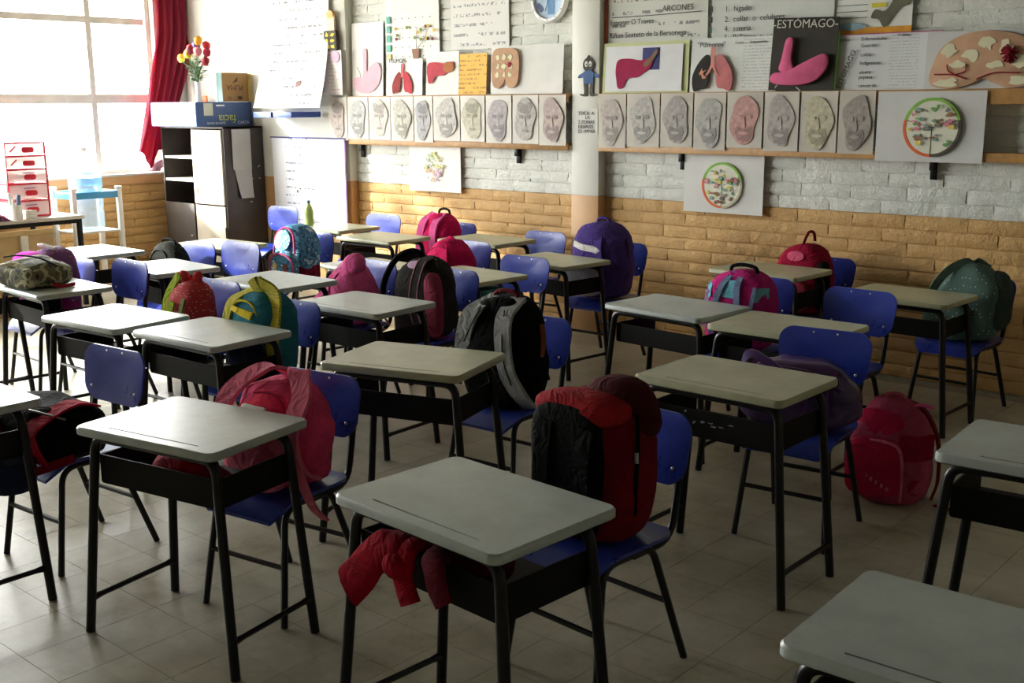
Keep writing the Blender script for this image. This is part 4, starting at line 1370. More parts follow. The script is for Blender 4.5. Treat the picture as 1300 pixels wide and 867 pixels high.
# vase of flowers
vz = CZ + .229
v = thing('flower_vase', 'slim white vase of red, yellow and purple artificial roses', 'vase', (-9.36, 6.19, vz))
MB().lathe([(.028, 0), (.03, .01), (.022, .05), (.02, .12), (.024, .16), (.026, .165), (.02, .163)], 16).obj('vase', simple('white_glaze', srgb(240, 238, 236), 0.25, 0.02), v)
rr = random.Random(12)
FC = [(196, 36, 40), (236, 220, 90), (150, 20, 40), (236, 170, 40), (90, 76, 140), (226, 70, 40), (240, 236, 220), (170, 24, 60), (206, 120, 130), (240, 200, 60), (120, 24, 44), (200, 40, 50)]
FP = [(-.06, 0, .44), (-.17, -.02, .36), (.09, .02, .33), (.04, 0, .50), (-.02, .02, .46), (-.13, .02, .41), (-.08, .04, .36), (.1, .03, .40), (.07, -.03, .41), (-.03, -.05, .39), (.0, -.05, .42), (.07, .05, .46)]
for c_, p in zip(FC, FP):
    st = MB().tube(spline([(0, 0, .14), (p[0] * .3, p[1] * .3, .26), (p[0], p[1], p[2] - .02)], 4), .003, 5).obj('stem', simple('leaf_stem_green', srgb(60, 96, 54), 0.7), v)
    fm = simple('petal_%d_%d_%d' % c_, srgb(*c_), 0.7)
    mb = MB().lathe([(.004, -.034), (.018, -.026), (.027, -.008), (.030, .010), (.026, .026), (.017, .030), (.013, .020), (.016, .034), (.009, .038), (.002, .030)], 12, p)
    mb.v = [(x + .004 * math.sin(17 * z + 9 * y + 300 * x), y, z + .004 * math.sin(140 * x)) for x, y, z in mb.v]
    mb.obj('rose', fm, v, smooth=60)
for i in range(80):
    a, z = rr.uniform(0, 2 * PI), rr.uniform(.17, .36)
    q = .02 + .08 * (z - .17) / .2 * rr.uniform(.3, 1.1)
    cx, cy = q * math.cos(a), q * math.sin(a)
    L, wd = rr.uniform(.04, .06), .014
    up = rr.uniform(.0, .8)
    dx, dy, dz = math.cos(a) * math.cos(up), math.sin(a) * math.cos(up), math.sin(up)
    nx_, ny_ = -math.sin(a), math.cos(a)
    vs = [(cx, cy, z), (cx + dx * L / 2 + nx_ * wd, cy + dy * L / 2 + ny_ * wd, z + dz * L / 2), (cx + dx * L, cy + dy * L, z + dz * L - .008), (cx + dx * L / 2 - nx_ * wd, cy + dy * L / 2 - ny_ * wd, z + dz * L / 2)]
    vs += [(x, y, zz - .0015) for x, y, zz in vs]
    MB().add(vs, [(0, 1, 2, 3), (7, 6, 5, 4), (0, 4, 5, 1), (1, 5, 6, 2), (2, 6, 7, 3), (3, 7, 4, 0)]).obj('leaf', simple('rose_leaf_green', srgb(72, 112, 64), 0.7), v, smooth=0)

v.scale = (1.25, 1.25, 1.12)
# curtain ------------------------------------------------------------------------
def curtain():
    nz, ny = 26, 44
    vs = []
    zt, zb = 2.95, 1.24
    for j in range(nz + 1):
        t = j / nz
        z = zt + (zb - zt) * t
        gather = 1 - .42 * max(0, (t - .45) / .55) ** 1.3
        w = .44 * gather * (1 - .04 * t)
        yc = 6.47 - .04 * t - .385 * max(0, (t - .3) / .7) ** 1.4
        for i in range(ny + 1):
            u = i / ny
            amp = .028 * (1 - .5 * max(0, (t - .75) / .25))
            x = amp * math.sin(u * 2 * PI * 5.5 + .6 * math.sin(t * 5)) + .012 * math.sin(u * 19 + t * 7)
            zz = z + (.05 * math.sin(u * 9) - .12 * (1 - abs(2 * u - 1))) * max(0, (t - .85) / .15)
            vs.append((x + .045 * max(0, (t - .45) / .55), yc + w * (u - .5), zz))
    k = ny + 1
    fs = []
    for j in range(nz):
        for i in range(ny):
            fs.append((j * k + i, (j + 1) * k + i, (j + 1) * k + i + 1, j * k + i + 1))
    n = len(vs)
    vs += [(x - .003, y, z) for x, y, z in vs]
    fs += [tuple(n + q for q in f[::-1]) for f in fs]
    cm = NT('maroon_curtain_cloth')
    cm.col(srgb(150, 34, 62)); cm.rough(0.75)
    tl = cm.n('BsdfTranslucent'); tl.inputs[0].default_value = srgb(176, 40, 76)
    mx = cm.n('MixShader'); mx.inputs[0].default_value = .35
    cm.bump(cm.noise(cm.tc.outputs['Object'], 220, 3), .3, .002)
    cm.l(cm.b.outputs[0], mx.inputs[1]); cm.l(tl.outputs[0], mx.inputs[2]); cm.l(mx.outputs[0], cm.o.inputs[0])
    o = thing('window_curtain', 'maroon curtain gathered and hanging at the corner of the window', 'curtain', (-10.10, 0, 0))
    MB().add(vs, fs).obj('cloth', cm.m, o, smooth=80)
    MB().tube([(.0, 3.0, 2.97), (.0, 6.60, 2.97)], .012, 8).obj('curtain_rod', M_RIVET, o)
curtain()
cl = MB()
for i in range(5):
    a = i * 1.3
    cl.tube(spline([(.03 * math.cos(a), -.06 + .02 * i, .0), (.02, -.03 + .02 * i, .05 + .01 * i), (-.02 * math.sin(a), .02 * i, .08), (.03, .03 + .01 * i, .03)], 4), .022, 7, None)
cl.obj('pink_cloth', simple('pale_pink_cloth', srgb(222, 170, 190), 0.9, .2), loc=(-10.12, 6.14, 1.064), label='crumpled pink cloth on the window sill by the cabinet', cat='cloth', smooth=80)

# side table, drawer tower, rack with water jug ---------------------------------------
tb = thing('side_table', 'low grey topped table with black legs by the window', 'table', (-9.55, 4.15, 0))
MB().box(-.46, .46, -.65, .65, .75, .78).obj('table_top', simple('pale_laminate', srgb(206, 200, 190), 0.35, 0.05), tb, bevel=.004)
for sx in (-1, 1):
    for sy in (-1, 1):
        MB().box(sx * .43 - .018, sx * .43 + .018, sy * .61 - .018, sy * .61 + .018, 0, .75).obj('leg', M_STEEL, tb, bevel=.002)
MB().box(.415, .445, -.62, .62, .715, .75).obj('apron', M_STEEL, tb)
MB().box(-.445, -.415, -.62, .62, .715, .75).obj('apron', M_STEEL, tb)
ck = thing('wooden_crate', 'tan plywood crate with a white upright standing below the side table', 'crate', (-9.02, 4.02, 0))
PLY = simple('tan_plywood', srgb(190, 160, 112), 0.7, 0.1, 6)
MB().box(-.04, 0, -.5, .45, 0, .66).obj('front_panel', PLY, ck, bevel=.003)
MB().box(-.04, .02, -.5, .45, .66, .70).obj('top_rail', PLY, ck, bevel=.003)
MB().box(0, .03, .16, .22, 0, .66).obj('upright', simple('chipped_white_paint', srgb(220, 216, 206), 0.6, .1), ck, bevel=.003)
tw = thing('drawer_tower', 'translucent plastic tower of five drawers with red handles', 'drawers', (-9.40, 4.42, .782))
RP = simple('red_plastic', srgb(214, 26, 52), 0.3, 0.06)
WP = clear_plastic('frosted_plastic', (244, 226, 228), .8)
H5 = [.142, .142, .12, .11, .11]
z = 0
MB().box(-.13, .13, -.175, .175, 0, .012).obj('frame', RP, tw, bevel=.002)
for h in H5:
    MB().box(-.128, .128, -.172, .172, z + h - .012, z + h).obj('frame', RP, tw, bevel=.002)
    dr = MB().box(-.12, .122, -.165, .165, z + .013, z + h - .014).obj('drawer', WP, tw, bevel=.004)
    MB().prism(rrect(-.05, .05, -.022, .022, .018), -.014, 0).obj('handle', RP, dr, loc=(.123, .02, z + h * .42), rot=(0, 0, R(90)), bevel=.003)
    if h < .12:
        MB().tube([(.124, -.13 if h else 0, z + h * .3), (.124, -.08, z + h * .7)], .006, 6).obj('pencil_print', RP, dr)
    else:
        MB().box(.122, .126, -.04, .06, z + h * .68, z + h * .74).obj('label_slot', simple('violet_plastic', srgb(150, 100, 160), .4), dr)
    z += h
for sy in (-1, 1):
    MB().box(.10, .128, sy * .172 - .004, sy * .172 + .004, 0, z).obj('post', RP, tw)
rk = thing('jug_rack', 'white post rack with a blue band around its top', 'rack', (-9.60, 5.10, 0))
WPL = simple('white_plastic', srgb(232, 230, 224), 0.4, 0.04)
BLP = simple('sky_blue_plastic', srgb(70, 160, 210), 0.4, 0.06)
for sx in (-1, 1):
    for sy in (-1, 1):
        lg = MB().box(sx * .18 - .022, sx * .18 + .022, sy * .22 - .022, sy * .22 + .022, 0, .955).obj('post', WPL, rk, bevel=.006)
        MB().box(sx * .18 - .026, sx * .18 + .026, sy * .22 - .026, sy * .22 + .026, .955, .985).obj('cap', WPL, lg, bevel=.006)
for (a, b, c, d) in ((-.19, .19, -.23, -.215), (-.19, .19, .215, .23), (.185, .20, -.23, .23), (-.20, -.185, -.23, .23)):
    MB().box(a, b, c, d, .885, .945).obj('band', BLP, rk, bevel=.003)
MB().box(-.18, .18, -.21, .21, .575, .592).obj('cradle', WPL, rk, bevel=.003)
jg = thing('water_jug', 'large clear blue water jug standing in the white rack', 'jug', (-9.60, 5.10, .594))
JM = clear_plastic('pale_blue_jug_plastic', (224, 236, 246), .45)
MB().lathe([(.10, 0), (.14, .01), (.145, .05), (.145, .17), (.138, .19), (.145, .21), (.145, .34), (.138, .36), (.145, .38), (.145, .50), (.12, .57), (.06, .64), (.032, .68), (.032, .72)], 28).obj('jug_body', JM, jg)
MB().lathe([(.034, .705), (.036, .71), (.036, .735), (.03, .74)], 16).obj('cap', WPL, jg)
MB().lathe([(.1455, .40), (.1465, .401), (.1465, .47), (.1455, .471)], 28).obj('label_print', clear_plastic('jug_label', (186, 214, 230), .5), jg)
# things on the table
pc = thing('pencil_tub', 'white tub of pens and a blue brush on the side table', 'tub', (-9.16, 4.24, .782))
MB().lathe([(.045, 0), (.05, .005), (.05, .12), (.046, .12), (.044, .02)], 18).obj('tub', WPL, pc)
for i, (dx, dy, h, c_) in enumerate(((.0, .02, .2, (70, 110, 140)), (-.02, -.01, .19, (214, 214, 206)), (.02, -.02, .17, (196, 204, 200)), (.0, -.03, .22, (222, 222, 214)))):
    MB().tube([(dx, dy, .02), (dx * 1.6, dy * 1.6, h)], .012 if i else .018, 8).obj('pen', simple('pen_%d' % i, srgb(*c_), .5), pc)
pp = thing('paper_stack', 'small stack of white cards beside the pencil tub', 'cards', (-9.16, 4.35, .782), R(10))
for k in range(4):
    MB().box(-.05, .05, -.04, .04, .018 * k, .018 * k + .015).obj('card', P((226, 222, 214)), pc if False else pp, bevel=.002)
def rumple(name, label, cat, loc, size, mat, seed, rz=0):
    rr = random.Random(seed)
    nx, ny = 16, 12
    vs, fs = [], []
    for j in range(ny + 1):
        for i in range(nx + 1):
            u, v = i / nx * 2 - 1, j / ny * 2 - 1
            e = max(0, 1 - (abs(u) ** 3)) * max(0, 1 - (abs(v) ** 3))
            nz = mnoise.noise(Vector((u * 2.2 + seed, v * 2.2, seed * .7))) * .5 + mnoise.noise(Vector((u * 5 + seed, v * 5, 3))) * .25
            vs.append((u * size[0] / 2 * (1 + .12 * nz), v * size[1] / 2 * (1 + .12 * nz), max(0.002, size[2] * e * (.65 + nz))))
    k = nx + 1
    n = len(vs)
    for j in range(ny):
        for i in range(nx):
            fs.append((j * k + i, j * k + i + 1, (j + 1) * k + i + 1, (j + 1) * k + i))
    vs += [(x, y, 0) for x, y, z in vs]
    for j in range(ny):
        for i in range(nx):
            fs.append((n + j * k + i, n + (j + 1) * k + i, n + (j + 1) * k + i + 1, n + j * k + i + 1))
    ring = list(range(k)) + [j * k + nx for j in range(1, ny + 1)] + [ny * k + i for i in range(nx - 1, -1, -1)] + [j * k for j in range(ny - 1, 0, -1)]
    for q in range(len(ring)):
        a, b = ring[q], ring[(q + 1) % len(ring)]
        fs.append((b, a, n + a, n + b))
    return MB().add(vs, fs).obj(name, mat, smooth=70, loc=loc, rot=(0, 0, R(rz)), label=label, cat=cat)
rumple('plum_scarf', 'crumpled plum patterned scarf on the edge of the side table', 'scarf', (-9.15, 4.05, .781), (.13, .24, .07), patches_mat('plum_print', [(0, (70, 30, 50)), (.45, (120, 70, 120)), (.58, (60, 24, 40)), (.66, (170, 40, 60))], 14), 3)
rp = thing('red_folder', 'red plastic folder standing at the window end of the side table', 'folder', (-9.72, 4.36, .782), R(8))
MB().box(-.012, .012, -.15, .15, 0, .34).obj('cover', clear_plastic('red_folder_plastic', (226, 40, 60), .85), rp, bevel=.003)
MB().box(-.014, .014, -.152, -.135, 0, .34).obj('spine', RP, rp, bevel=.003)
# ================================================================ BAGS
class Bag:
    """soft bag: stacked rounded cross-sections; front faces -y, origin under the middle of its base"""
    def __init__(s, w, d, h, nt=2.6, nb=5.0, sq=3.2, lean=0.0, noise=0.012, seed=0, slump=0.0, taper=0.0):
        s.w, s.d, s.h, s.nt, s.nb, s.sq, s.lean, s.ns, s.seed, s.slump, s.taper = w, d, h, nt, nb, sq, lean, noise, seed, slump, taper
    def k(s, t):
        q = abs(2 * t - 1)
        p = s.nt if t > .5 else s.nb
        return max(0.0, 1 - q ** p) ** (1 / p) * (1 - s.taper * t)
    def yc(s, t):
        return s.lean * t + s.slump * math.sin(t * PI)
    def front(s, x, z):
        t = min(.97, max(.03, z / s.h))
        k = s.k(t)
        u = min(.98, abs(x) / max(1e-4, s.w / 2 * k))
        return s.yc(t) - s.d / 2 * k ** .6 * (1 - u ** s.sq) ** (1 / s.sq)
    def back(s, x, z):
        t = min(.97, max(.03, z / s.h))
        return 2 * s.yc(t) - s.front(x, z)
    def mb(s, seg=30, rings=18):
        vs, fs = [], []
        for j in range(rings + 1):
            t = .5 - .5 * math.cos(PI * j / rings)
            k = max(.02, s.k(t))
            ky = max(.04, k ** .6)
            for i in range(seg):
                a = 2 * PI * i / seg
                c, n = math.cos(a), math.sin(a)
                e = 2 / s.sq
                x = s.w / 2 * k * math.copysign(abs(c) ** e, c)
                y = s.d / 2 * ky * math.copysign(abs(n) ** e, n)
                q = mnoise.noise(Vector((x * 7 + s.seed * 3.1, y * 7, t * s.h * 7))) + .5 * mnoise.noise(Vector((x * 17, y * 17 + s.seed, t * s.h * 17)))
                g = 1 + s.ns * q * 8
                vs.append((x * g, y * g + s.yc(t), t * s.h + s.ns * .8 * q * (1 if t > .3 else 0)))
        for j in range(rings):
            for i in range(seg):
                e = (i + 1) % seg
                fs.append((j * seg + i, j * seg + e, (j + 1) * seg + e, (j + 1) * seg + i))
        fs.append(tuple(range(seg - 1, -1, -1)))
        fs.append(tuple(rings * seg + i for i in range(seg)))
        return MB().add(vs, fs)

def backpack(label, loc, rz, bag, mat, name='backpack', cat='backpack'):
    o = thing(name, label, cat, loc, R(rz), 'school bags around the room' )
    bag.mb().obj('bag_body', mat, o, smooth=80)
    return o
def strap(o, bag, pts, mat, w=.05, t=.012, off=.018, nm='shoulder_strap', side='front', sidev=(1, 0, 0)):
    """strap lying on the front (or back) of the bag along (x, z) or free (x, y, z) points"""
    path = []
    for p in pts:
        if len(p) == 3:
            path.append(p)
        else:
            y = bag.front(*p) - off if side == 'front' else bag.back(*p) + off
            path.append((p[0], y, p[1]))
    return MB().strap(spline(path, 6), w, t, sidev).obj(nm, mat, o, smooth=60)
def cord(o, bag, pts, mat, r=.006, off=.004, nm='zip_line', side='front'):
    path = []
    for p in pts:
        if len(p) == 3:
            path.append(p)
        else:
            path.append((p[0], (bag.front(*p) - off) if side == 'front' else (bag.back(*p) + off), p[1]))
    return MB().tube(spline(path, 5), r, 6).obj(nm, mat, o, smooth=80)
def pocket(o, bag, w, h, z0, mat, d=.06, x=0.0, nm='front_pocket', seed=1, push=.6, nt=3.0):
    p = Bag(w, d, h, nt, 4, 3.5, 0, .008, seed)
    y = bag.front(x, z0 + h / 2) + d / 2 - d * push
    ob = p.mb(22, 12).obj(nm, mat, o, smooth=80, loc=(x, y, z0))
    return ob, p
def handle(o, bag, mat, w=.10, hgt=.05, r=.008, y=0.0, z=None):
    z = bag.h - .015 if z is None else z
    y0 = bag.yc(.97) + y
    MB().tube(spline([(-w / 2, y0, z - .01), (-w / 2 + .01, y0, z + hgt * .7), (0, y0, z + hgt), (w / 2 - .01, y0, z + hgt * .7), (w / 2, y0, z - .01)], 5), r, 7).obj('carry_handle', mat, o, smooth=80)
def badge(o, bag, x, z, rx, rz_, mat, nm='printed_patch', off=.006, pts=None):
    """flat patch sewn on the front, following its curve"""
    pts = pts or ell(0, 0, 1, 1, 18)
    dense = []
    for i in range(len(pts)):
        a, b = pts[i], pts[(i + 1) % len(pts)]
        m_ = 1 + int(math.hypot(a[0] - b[0], a[1] - b[1]) / .5)
        dense += [(a[0] + (b[0] - a[0]) * q / m_, a[1] + (b[1] - a[1]) * q / m_) for q in range(m_)]
    pts = dense
    n = len(pts)
    ringv = lambda s_: [(x + a * rx * s_, bag.front(x + a * rx * s_, z + b * rz_ * s_) - off, z + b * rz_ * s_) for a, b in pts]
    outer = ringv(1.0)
    vs = [(a, b + .01, c) for a, b, c in outer] + outer + ringv(.66) + ringv(.33) + [(x, bag.front(x, z) - off, z)]
    fs = []
    for k in range(3):
        fs += [(k * n + i, k * n + (i + 1) % n, (k + 1) * n + (i + 1) % n, (k + 1) * n + i) for i in range(n)]
    fs += [(3 * n + i, 3 * n + (i + 1) % n, 4 * n) for i in range(n)]
    return MB().add(vs, fs).obj(nm, mat, o, smooth=60)

BLK = fabric('black_nylon', (15, 14, 14)); DRED = fabric('dark_red_nylon', (112, 14, 28)); RED = fabric('red_nylon', (148, 28, 34))
MAR = fabric('maroon_nylon', (70, 22, 26)); GRY = fabric('grey_webbing', (164, 167, 168)); CHAR = fabric('charcoal_nylon', (48, 45, 44))
PNK = fabric('pink_nylon', (214, 70, 112)); LPK = fabric('dusty_pink_nylon', (208, 104, 128)); HPK = fabric('hot_pink_nylon', (206, 26, 92)); ROSE = fabric('rose_nylon', (216, 92, 150))
MAGN = fabric('magenta_nylon', (186, 40, 120)); LBL = fabric('light_blue_nylon', (110, 176, 194)); TEAL = fabric('teal_nylon', (46, 116, 134)); YEL = fabric('yellow_nylon', (196, 180, 44)); GRN = fabric('lime_webbing', (142, 160, 48))
PUR = fabric('purple_nylon', (78, 60, 130)); DPU = fabric('dark_purple_nylon', (70, 44, 92)); NAVY = fabric('navy_nylon', (34, 40, 66)); CRIM = fabric('crimson_nylon', (150, 22, 54)); VIO = fabric('violet_nylon', (112, 56, 122))
WPR = fabric('white_print', (226, 222, 220)); PKD = fabric('deep_rose_nylon', (160, 32, 64))
ZIP = simple('zip_metal', srgb(150, 150, 150), .35, .1, 20, metal=.5)

# 1 red and black backpack
(L, a) = seat_of(1, .035)
b = Bag(.34, .23, .44, 2.8, 5, 3.2, .0, .010, 1)
o = backpack('red and black backpack with a maroon dome top on a front-row chair', L, a, b, DRED)
pocket(o, b, .27, .41, .01, BLK, .05, -.025, 'black_back_panel', 4, .45, 5)
y_, p_ = pocket(o, b, .31, .085, .36, RED, .15, -.015, 'red_yoke', 5, .24, 2.0)
MB().add(*(lambda m_: (m_.v, m_.f))(Bag(.27, .15, .20, 2.6, 2.5, 2.4, 0, .01, 9).mb(22, 12))).obj('maroon_dome', MAR, o, smooth=80, loc=(.04, .055, .275))
strap(o, b, [(-.14, .40), (-.15, .30), (-.155, .2)], RED, .035, .012, .012, 'red_edge'); strap(o, b, [(-.09, .36), (-.10, .25), (-.11, .1)], BLK, .055, .012, .035); strap(o, b, [(.07, .36), (.06, .24), (.07, .1)], BLK, .055, .012, .035)
cord(o, b, [(.16, -.02, .40), (.172, -.03, .30), (.172, -.035, .2), (.165, -.03, .1)], BLK, .007); cord(o, b, [(.171, -.034, .29), (.176, -.04, .26)], ZIP, .007, .004, 'zip_pull')

# 2 pink backpack with picture panel
(L, a) = seat_of(2, .04)
b = Bag(.37, .25, .36, 2.1, 4, 2.6, .03, .020, 2)
o = backpack('pink slouching backpack with a printed panel and broad dusty pink straps', L, a - 3, b, PNK)
pk, p_ = pocket(o, b, .28, .22, .01, LPK, .09, .01, 'front_pocket', 3, .7)
badge(o, b, -.02, .27, .06, .016, WPR, 'title_print', .022, rrect(-1, 1, -1, 1, .3)); badge(o, b, -.04, .225, .04, .02, YEL, 'picture_print', .022, [(2 * u - 1, 2 * w_ - 1) for u, w_ in blotch(random.Random(4), 9)]); badge(o, b, .0, .265, .12, .07, fabric('hot_rose', (222, 48, 84)), 'picture_panel', .006)
strap(o, b, [(-.16, -.05, .05), (-.20, -.09, .20), (-.17, -.07, .31), (-.09, .02, .385), (-.02, .09, .36)], LPK, .075, .014)
strap(o, b, [(.03, .06, .37), (.10, .0, .395), (.165, -.06, .33), (.165, -.12, .22), (.17, -.10, .10), (.18, -.03, .05)], LPK, .075, .014)
strap(o, b, [(.165, -.13, .2), (.235, -.11, .0), (.238, -.05, -.08)], LPK, .04, .008, nm='strap_tail')
strap(o, b, [(.05, -.14, .25), (.10, -.15, .18), (.12, -.15, .1)], GRY, .03, .006, nm='grey_band', sidev=(1, .4, 0))
strap(o, b, [(-.16, -.10, .14), (-.21, -.12, .11), (-.24, -.12, .09)], LPK, .05, .01, nm='strap_tail', sidev=(0, 0, 1))
cord(o, b, [(-.13, .26), (-.05, .32), (.06, .32), (.13, .24)], PKD, .005)

# 3 black bag with red stripe lying across a seat
(L, a) = seat_of(3, -.05)
b = Bag(.52, .28, .21, 3, 3, 3.0, 0, .014, 3)
o = backpack('black sports bag with a red stripe lying across a seat', (L[0] + .05, L[1] - .045, L[2] + .008), a, b, BLK, 'sports_bag', 'bag')
st = strap(o, b, [(.155, .02), (.15, .1), (.155, .16), (.155, .0, .215), (.155, .1, .19)], fabric('bright_red_webbing', (170, 22, 52)), .085, .008, .03, 'red_stripe')
pocket(o, b, .16, .14, .02, fabric('dull_red_nylon', (118, 40, 46)), .07, -.15, 'end_pocket', 6)
strap(o, b, [(-.1, -.12, .02), (.04, -.2, -.03), (.16, -.17, .0), (.24, -.05, .04)], DRED, .03, .006, nm='carry_strap', sidev=(0, 0, 1))
MB().lathe([(.03, -.07), (.07, -.06), (.09, -.01), (.085, .05)], 14).obj('sagging_base', NAVY, o, smooth=80, loc=(.10, -.215, .0))
cord(o, b, [(-.2, -.1, .19), (-.05, -.13, .21), (.12, -.12, .21), (.22, -.06, .18)], ZIP, .004)
cord(o, b, [(-.2, -.17, .03), (-.205, -.175, -.04)], BLK, .01, nm='buckle')

# 7 black backpack with grey straps
(L, a) = seat_of(7, .01)
b = Bag(.36, .24, .47, 2.6, 5, 3.0, .02, .012, 7)
o = backpack('black backpack with two broad grey padded straps', L, a + 4, b, BLK)
strap(o, b, [(-.05, .02, .46), (-.10, .41), (-.14, .32), (-.17, .22), (-.16, .1)], GRY, .075, .018, .016)
strap(o, b, [(.06, .02, .46), (.07, .40), (.075, .28), (.10, .16), (.15, .06), (.17, -.06, .02)], GRY, .075, .018, .016)
cord(o, b, [(-.05, -.10, .435), (-.08, .37), (-.13, .28)], CHAR, .003, .027, 'seam'); cord(o, b, [(.07, -.10, .43), (.075, .32), (.085, .22), (.12, .12)], CHAR, .003, .027, 'seam')
handle(o, b, fabric('wine_webbing', (110, 40, 46)), .12, .035, .011)
strap(o, b, [(.17, .03, .36), (.185, .02, .28), (.175, .01, .2)], fabric('orange_brown_trim', (140, 80, 50)), .03, .008, nm='side_trim', sidev=(0, 1, 0))

# 12 teal and yellow backpack
(L, a) = seat_of(12, .03)
b = Bag(.36, .25, .42, 2.5, 4.5, 2.8, .02, .010, 12)
o = backpack('teal backpack with yellow patterned straps and yellow trim', L, a, b, TEAL)
strap(o, b, [(-.03, .0, .425), (-.09, .38), (-.13, .30), (-.15, .2)], fabric('pale_yellow_webbing', (206, 196, 90)), .05, .012, .012)
strap(o, b, [(-.02, -.02, .43), (.05, -.03, .46), (.13, -.02, .41), (.165, -.06, .28), (.18, -.09, .14), (.232, -.08, .0), (.232, -.10, -.06)], dots_mat('yellow_dotted_webbing', (188, 176, 40), (120, 116, 40), 70, .3), .075, .014)
pk, p_ = pocket(o, b, .26, .2, .01, NAVY, .07, .03, 'front_pocket', 8)
badge(o, b, -.03, .33, .10, .03, fabric('yellow_flap', (214, 190, 50)), 'yellow_flap', .012, [(-1, 1), (1, .2), (.9, -1), (-.6, .1)])
cord(o, b, [(-.15, .22), (-.08, .36), (.05, .37), (.13, .24)], YEL, .006); handle(o, b, YEL, .09, .03)
strap(o, b, [(-.13, .2), (-.11, .1), (-.12, .02)], fabric('rust_webbing', (150, 96, 50)), .025, .006, .01, 'side_band')

# 13 red polka dot bag
(L, a) = seat_of(13, .05)
b = Bag(.34, .22, .37, 2.0, 4.5, 2.6, .02, .014, 13, 0, .12)
o = backpack('red polka dot drawstring bag with lime green bands', L, a, b, dots_mat('red_polka', (176, 36, 44), (230, 190, 180), 70, .22), 'dotted_bag', 'bag')
strap(o, b, [(-.05, -.02, .40), (-.09, .31), (-.14, .2), (-.15, .08)], GRN, .05, .012, .010); strap(o, b, [(-.03, .27), (-.05, .18), (-.06, .05)], GRN, .055, .010, .010, 'green_band')
strap(o, b, [(.06, .29), (.05, .2), (.03, .08)], fabric('olive_webbing', (120, 124, 70)), .03, .01, .010, 'olive_band')
pocket(o, b, .14, .14, .04, GRN, .05, .11, 'side_pocket', 3)
for sx in (-1, 1):
    MB().add(*(lambda m_: (m_.v, m_.f))(Bag(.06, .05, .09, 2, 3, 2.2, .02 * sx, .02, sx + 4).mb(14, 8))).obj('gathered_neck', fabric('coral_red', (200, 60, 62)), o, smooth=80, loc=(.035 * sx, .02, .335))

# 14 charcoal backpack with pink-edged strap
(L, a) = seat_of(14, .0)
b = Bag(.36, .25, .44, 2.4, 4.5, 2.8, .02, .012, 14)
o = backpack('charcoal backpack with a long pink-edged strap and pink side', L, a + 3, b, CHAR)
pocket(o, b, .12, .36, .02, fabric('dusky_rose_nylon', (150, 60, 82)), .06, .135, 'pink_side', 4, .3)
sp = [(.05, .0, .45), (.07, -.10, .42), (.08, -.17, .28), (.10, -.18, .14), (.14, -.15, .03)]
strap(o, b, sp, CHAR, .055, .014)
PED = fabric('pale_pink_piping', (196, 140, 150))
for dx in (-.028, .028):
    cord(o, b, [(p[0] + dx, p[1] - .008, p[2]) for p in sp], PED, .004, nm='pink_piping')
MB().tube(spline([(.0, .03, .42), (-.08, .0, .47), (-.17, -.05, .42), (-.22, -.10, .28), (-.20, -.12, .12)], 6), .018, 8, None).obj('shoulder_strap', BLK, o, smooth=80)
cord(o, b, [(-.12, -.2, .05), (-.17, -.22, .1), (-.12, -.22, .14), (-.08, -.2, .08)], PED, .006, nm='loose_cord')
badge(o, b, .0, .41, .05, .02, fabric('lilac_patch', (190, 160, 190)), 'lilac_patch', .01)

# 15 big purple backpack
(L, a) = seat_of(15, .02)
b = Bag(.42, .30, .50, 2.8, 5, 3.0, .0, .016, 15)
o = backpack('big purple backpack with a white and teal front pocket by the pilaster', (L[0], L[1] - .02, L[2] + .006), a, b, PUR)
pk, p_ = pocket(o, b, .30, .25, .02, fabric('silver_grey_nylon', (186, 184, 196)), .08, -.05, 'front_pocket', 5, .6)
badge(o, b, -.05, .14, .05, .05, fabric('teal_patch', (40, 110, 110)), 'teal_picture', .045, [(2 * u - 1, 2 * w_ - 1) for u, w_ in blotch(random.Random(6), 8)])
strap(o, b, [(-.13, .36), (-.05, .34), (.05, .33), (.09, .30)], WPR, .04, .02, .012, 'white_ruffle', sidev=(0, 0, 1))
strap(o, b, [(-.03, .0, .49), (.03, -.08, .45), (.07, .34), (.10, .1)], PUR, .06, .015, .012); cord(o, b, [(.2, -.02, .4), (.213, -.02, .3), (.21, -.02, .15)], DPU, .008); handle(o, b, PUR, .1, .04, .01)

# 16 teal folders in tray (on the desk with the bare chair)
dx_, dy_, dth = DESKS[16][0], DESKS[16][1], R(DESKS[16][2])
for i, (lx, ly, rz) in enumerate(((.10, .0, 8), (.06, .03, -12))):
    q = thing('teal_folder', 'teal folder in a desk tray, the ' + ('lower one' if i == 0 else 'upper one'), 'folder', (dx_ + lx * math.cos(dth) - ly * math.sin(dth), dy_ + lx * math.sin(dth) + ly * math.cos(dth), .516 + i * .062), dth + R(rz))
    tm = simple('teal_folder_card', srgb(46, 150, 140), .4, .1)
    MB().box(-.13, .13, -.11, .10, 0, .055).obj('folder_body', tm, q, bevel=.012)
    MB().box(-.13, .13, -.112, -.100, .02, .035).obj('folder_edge', WPR, q)

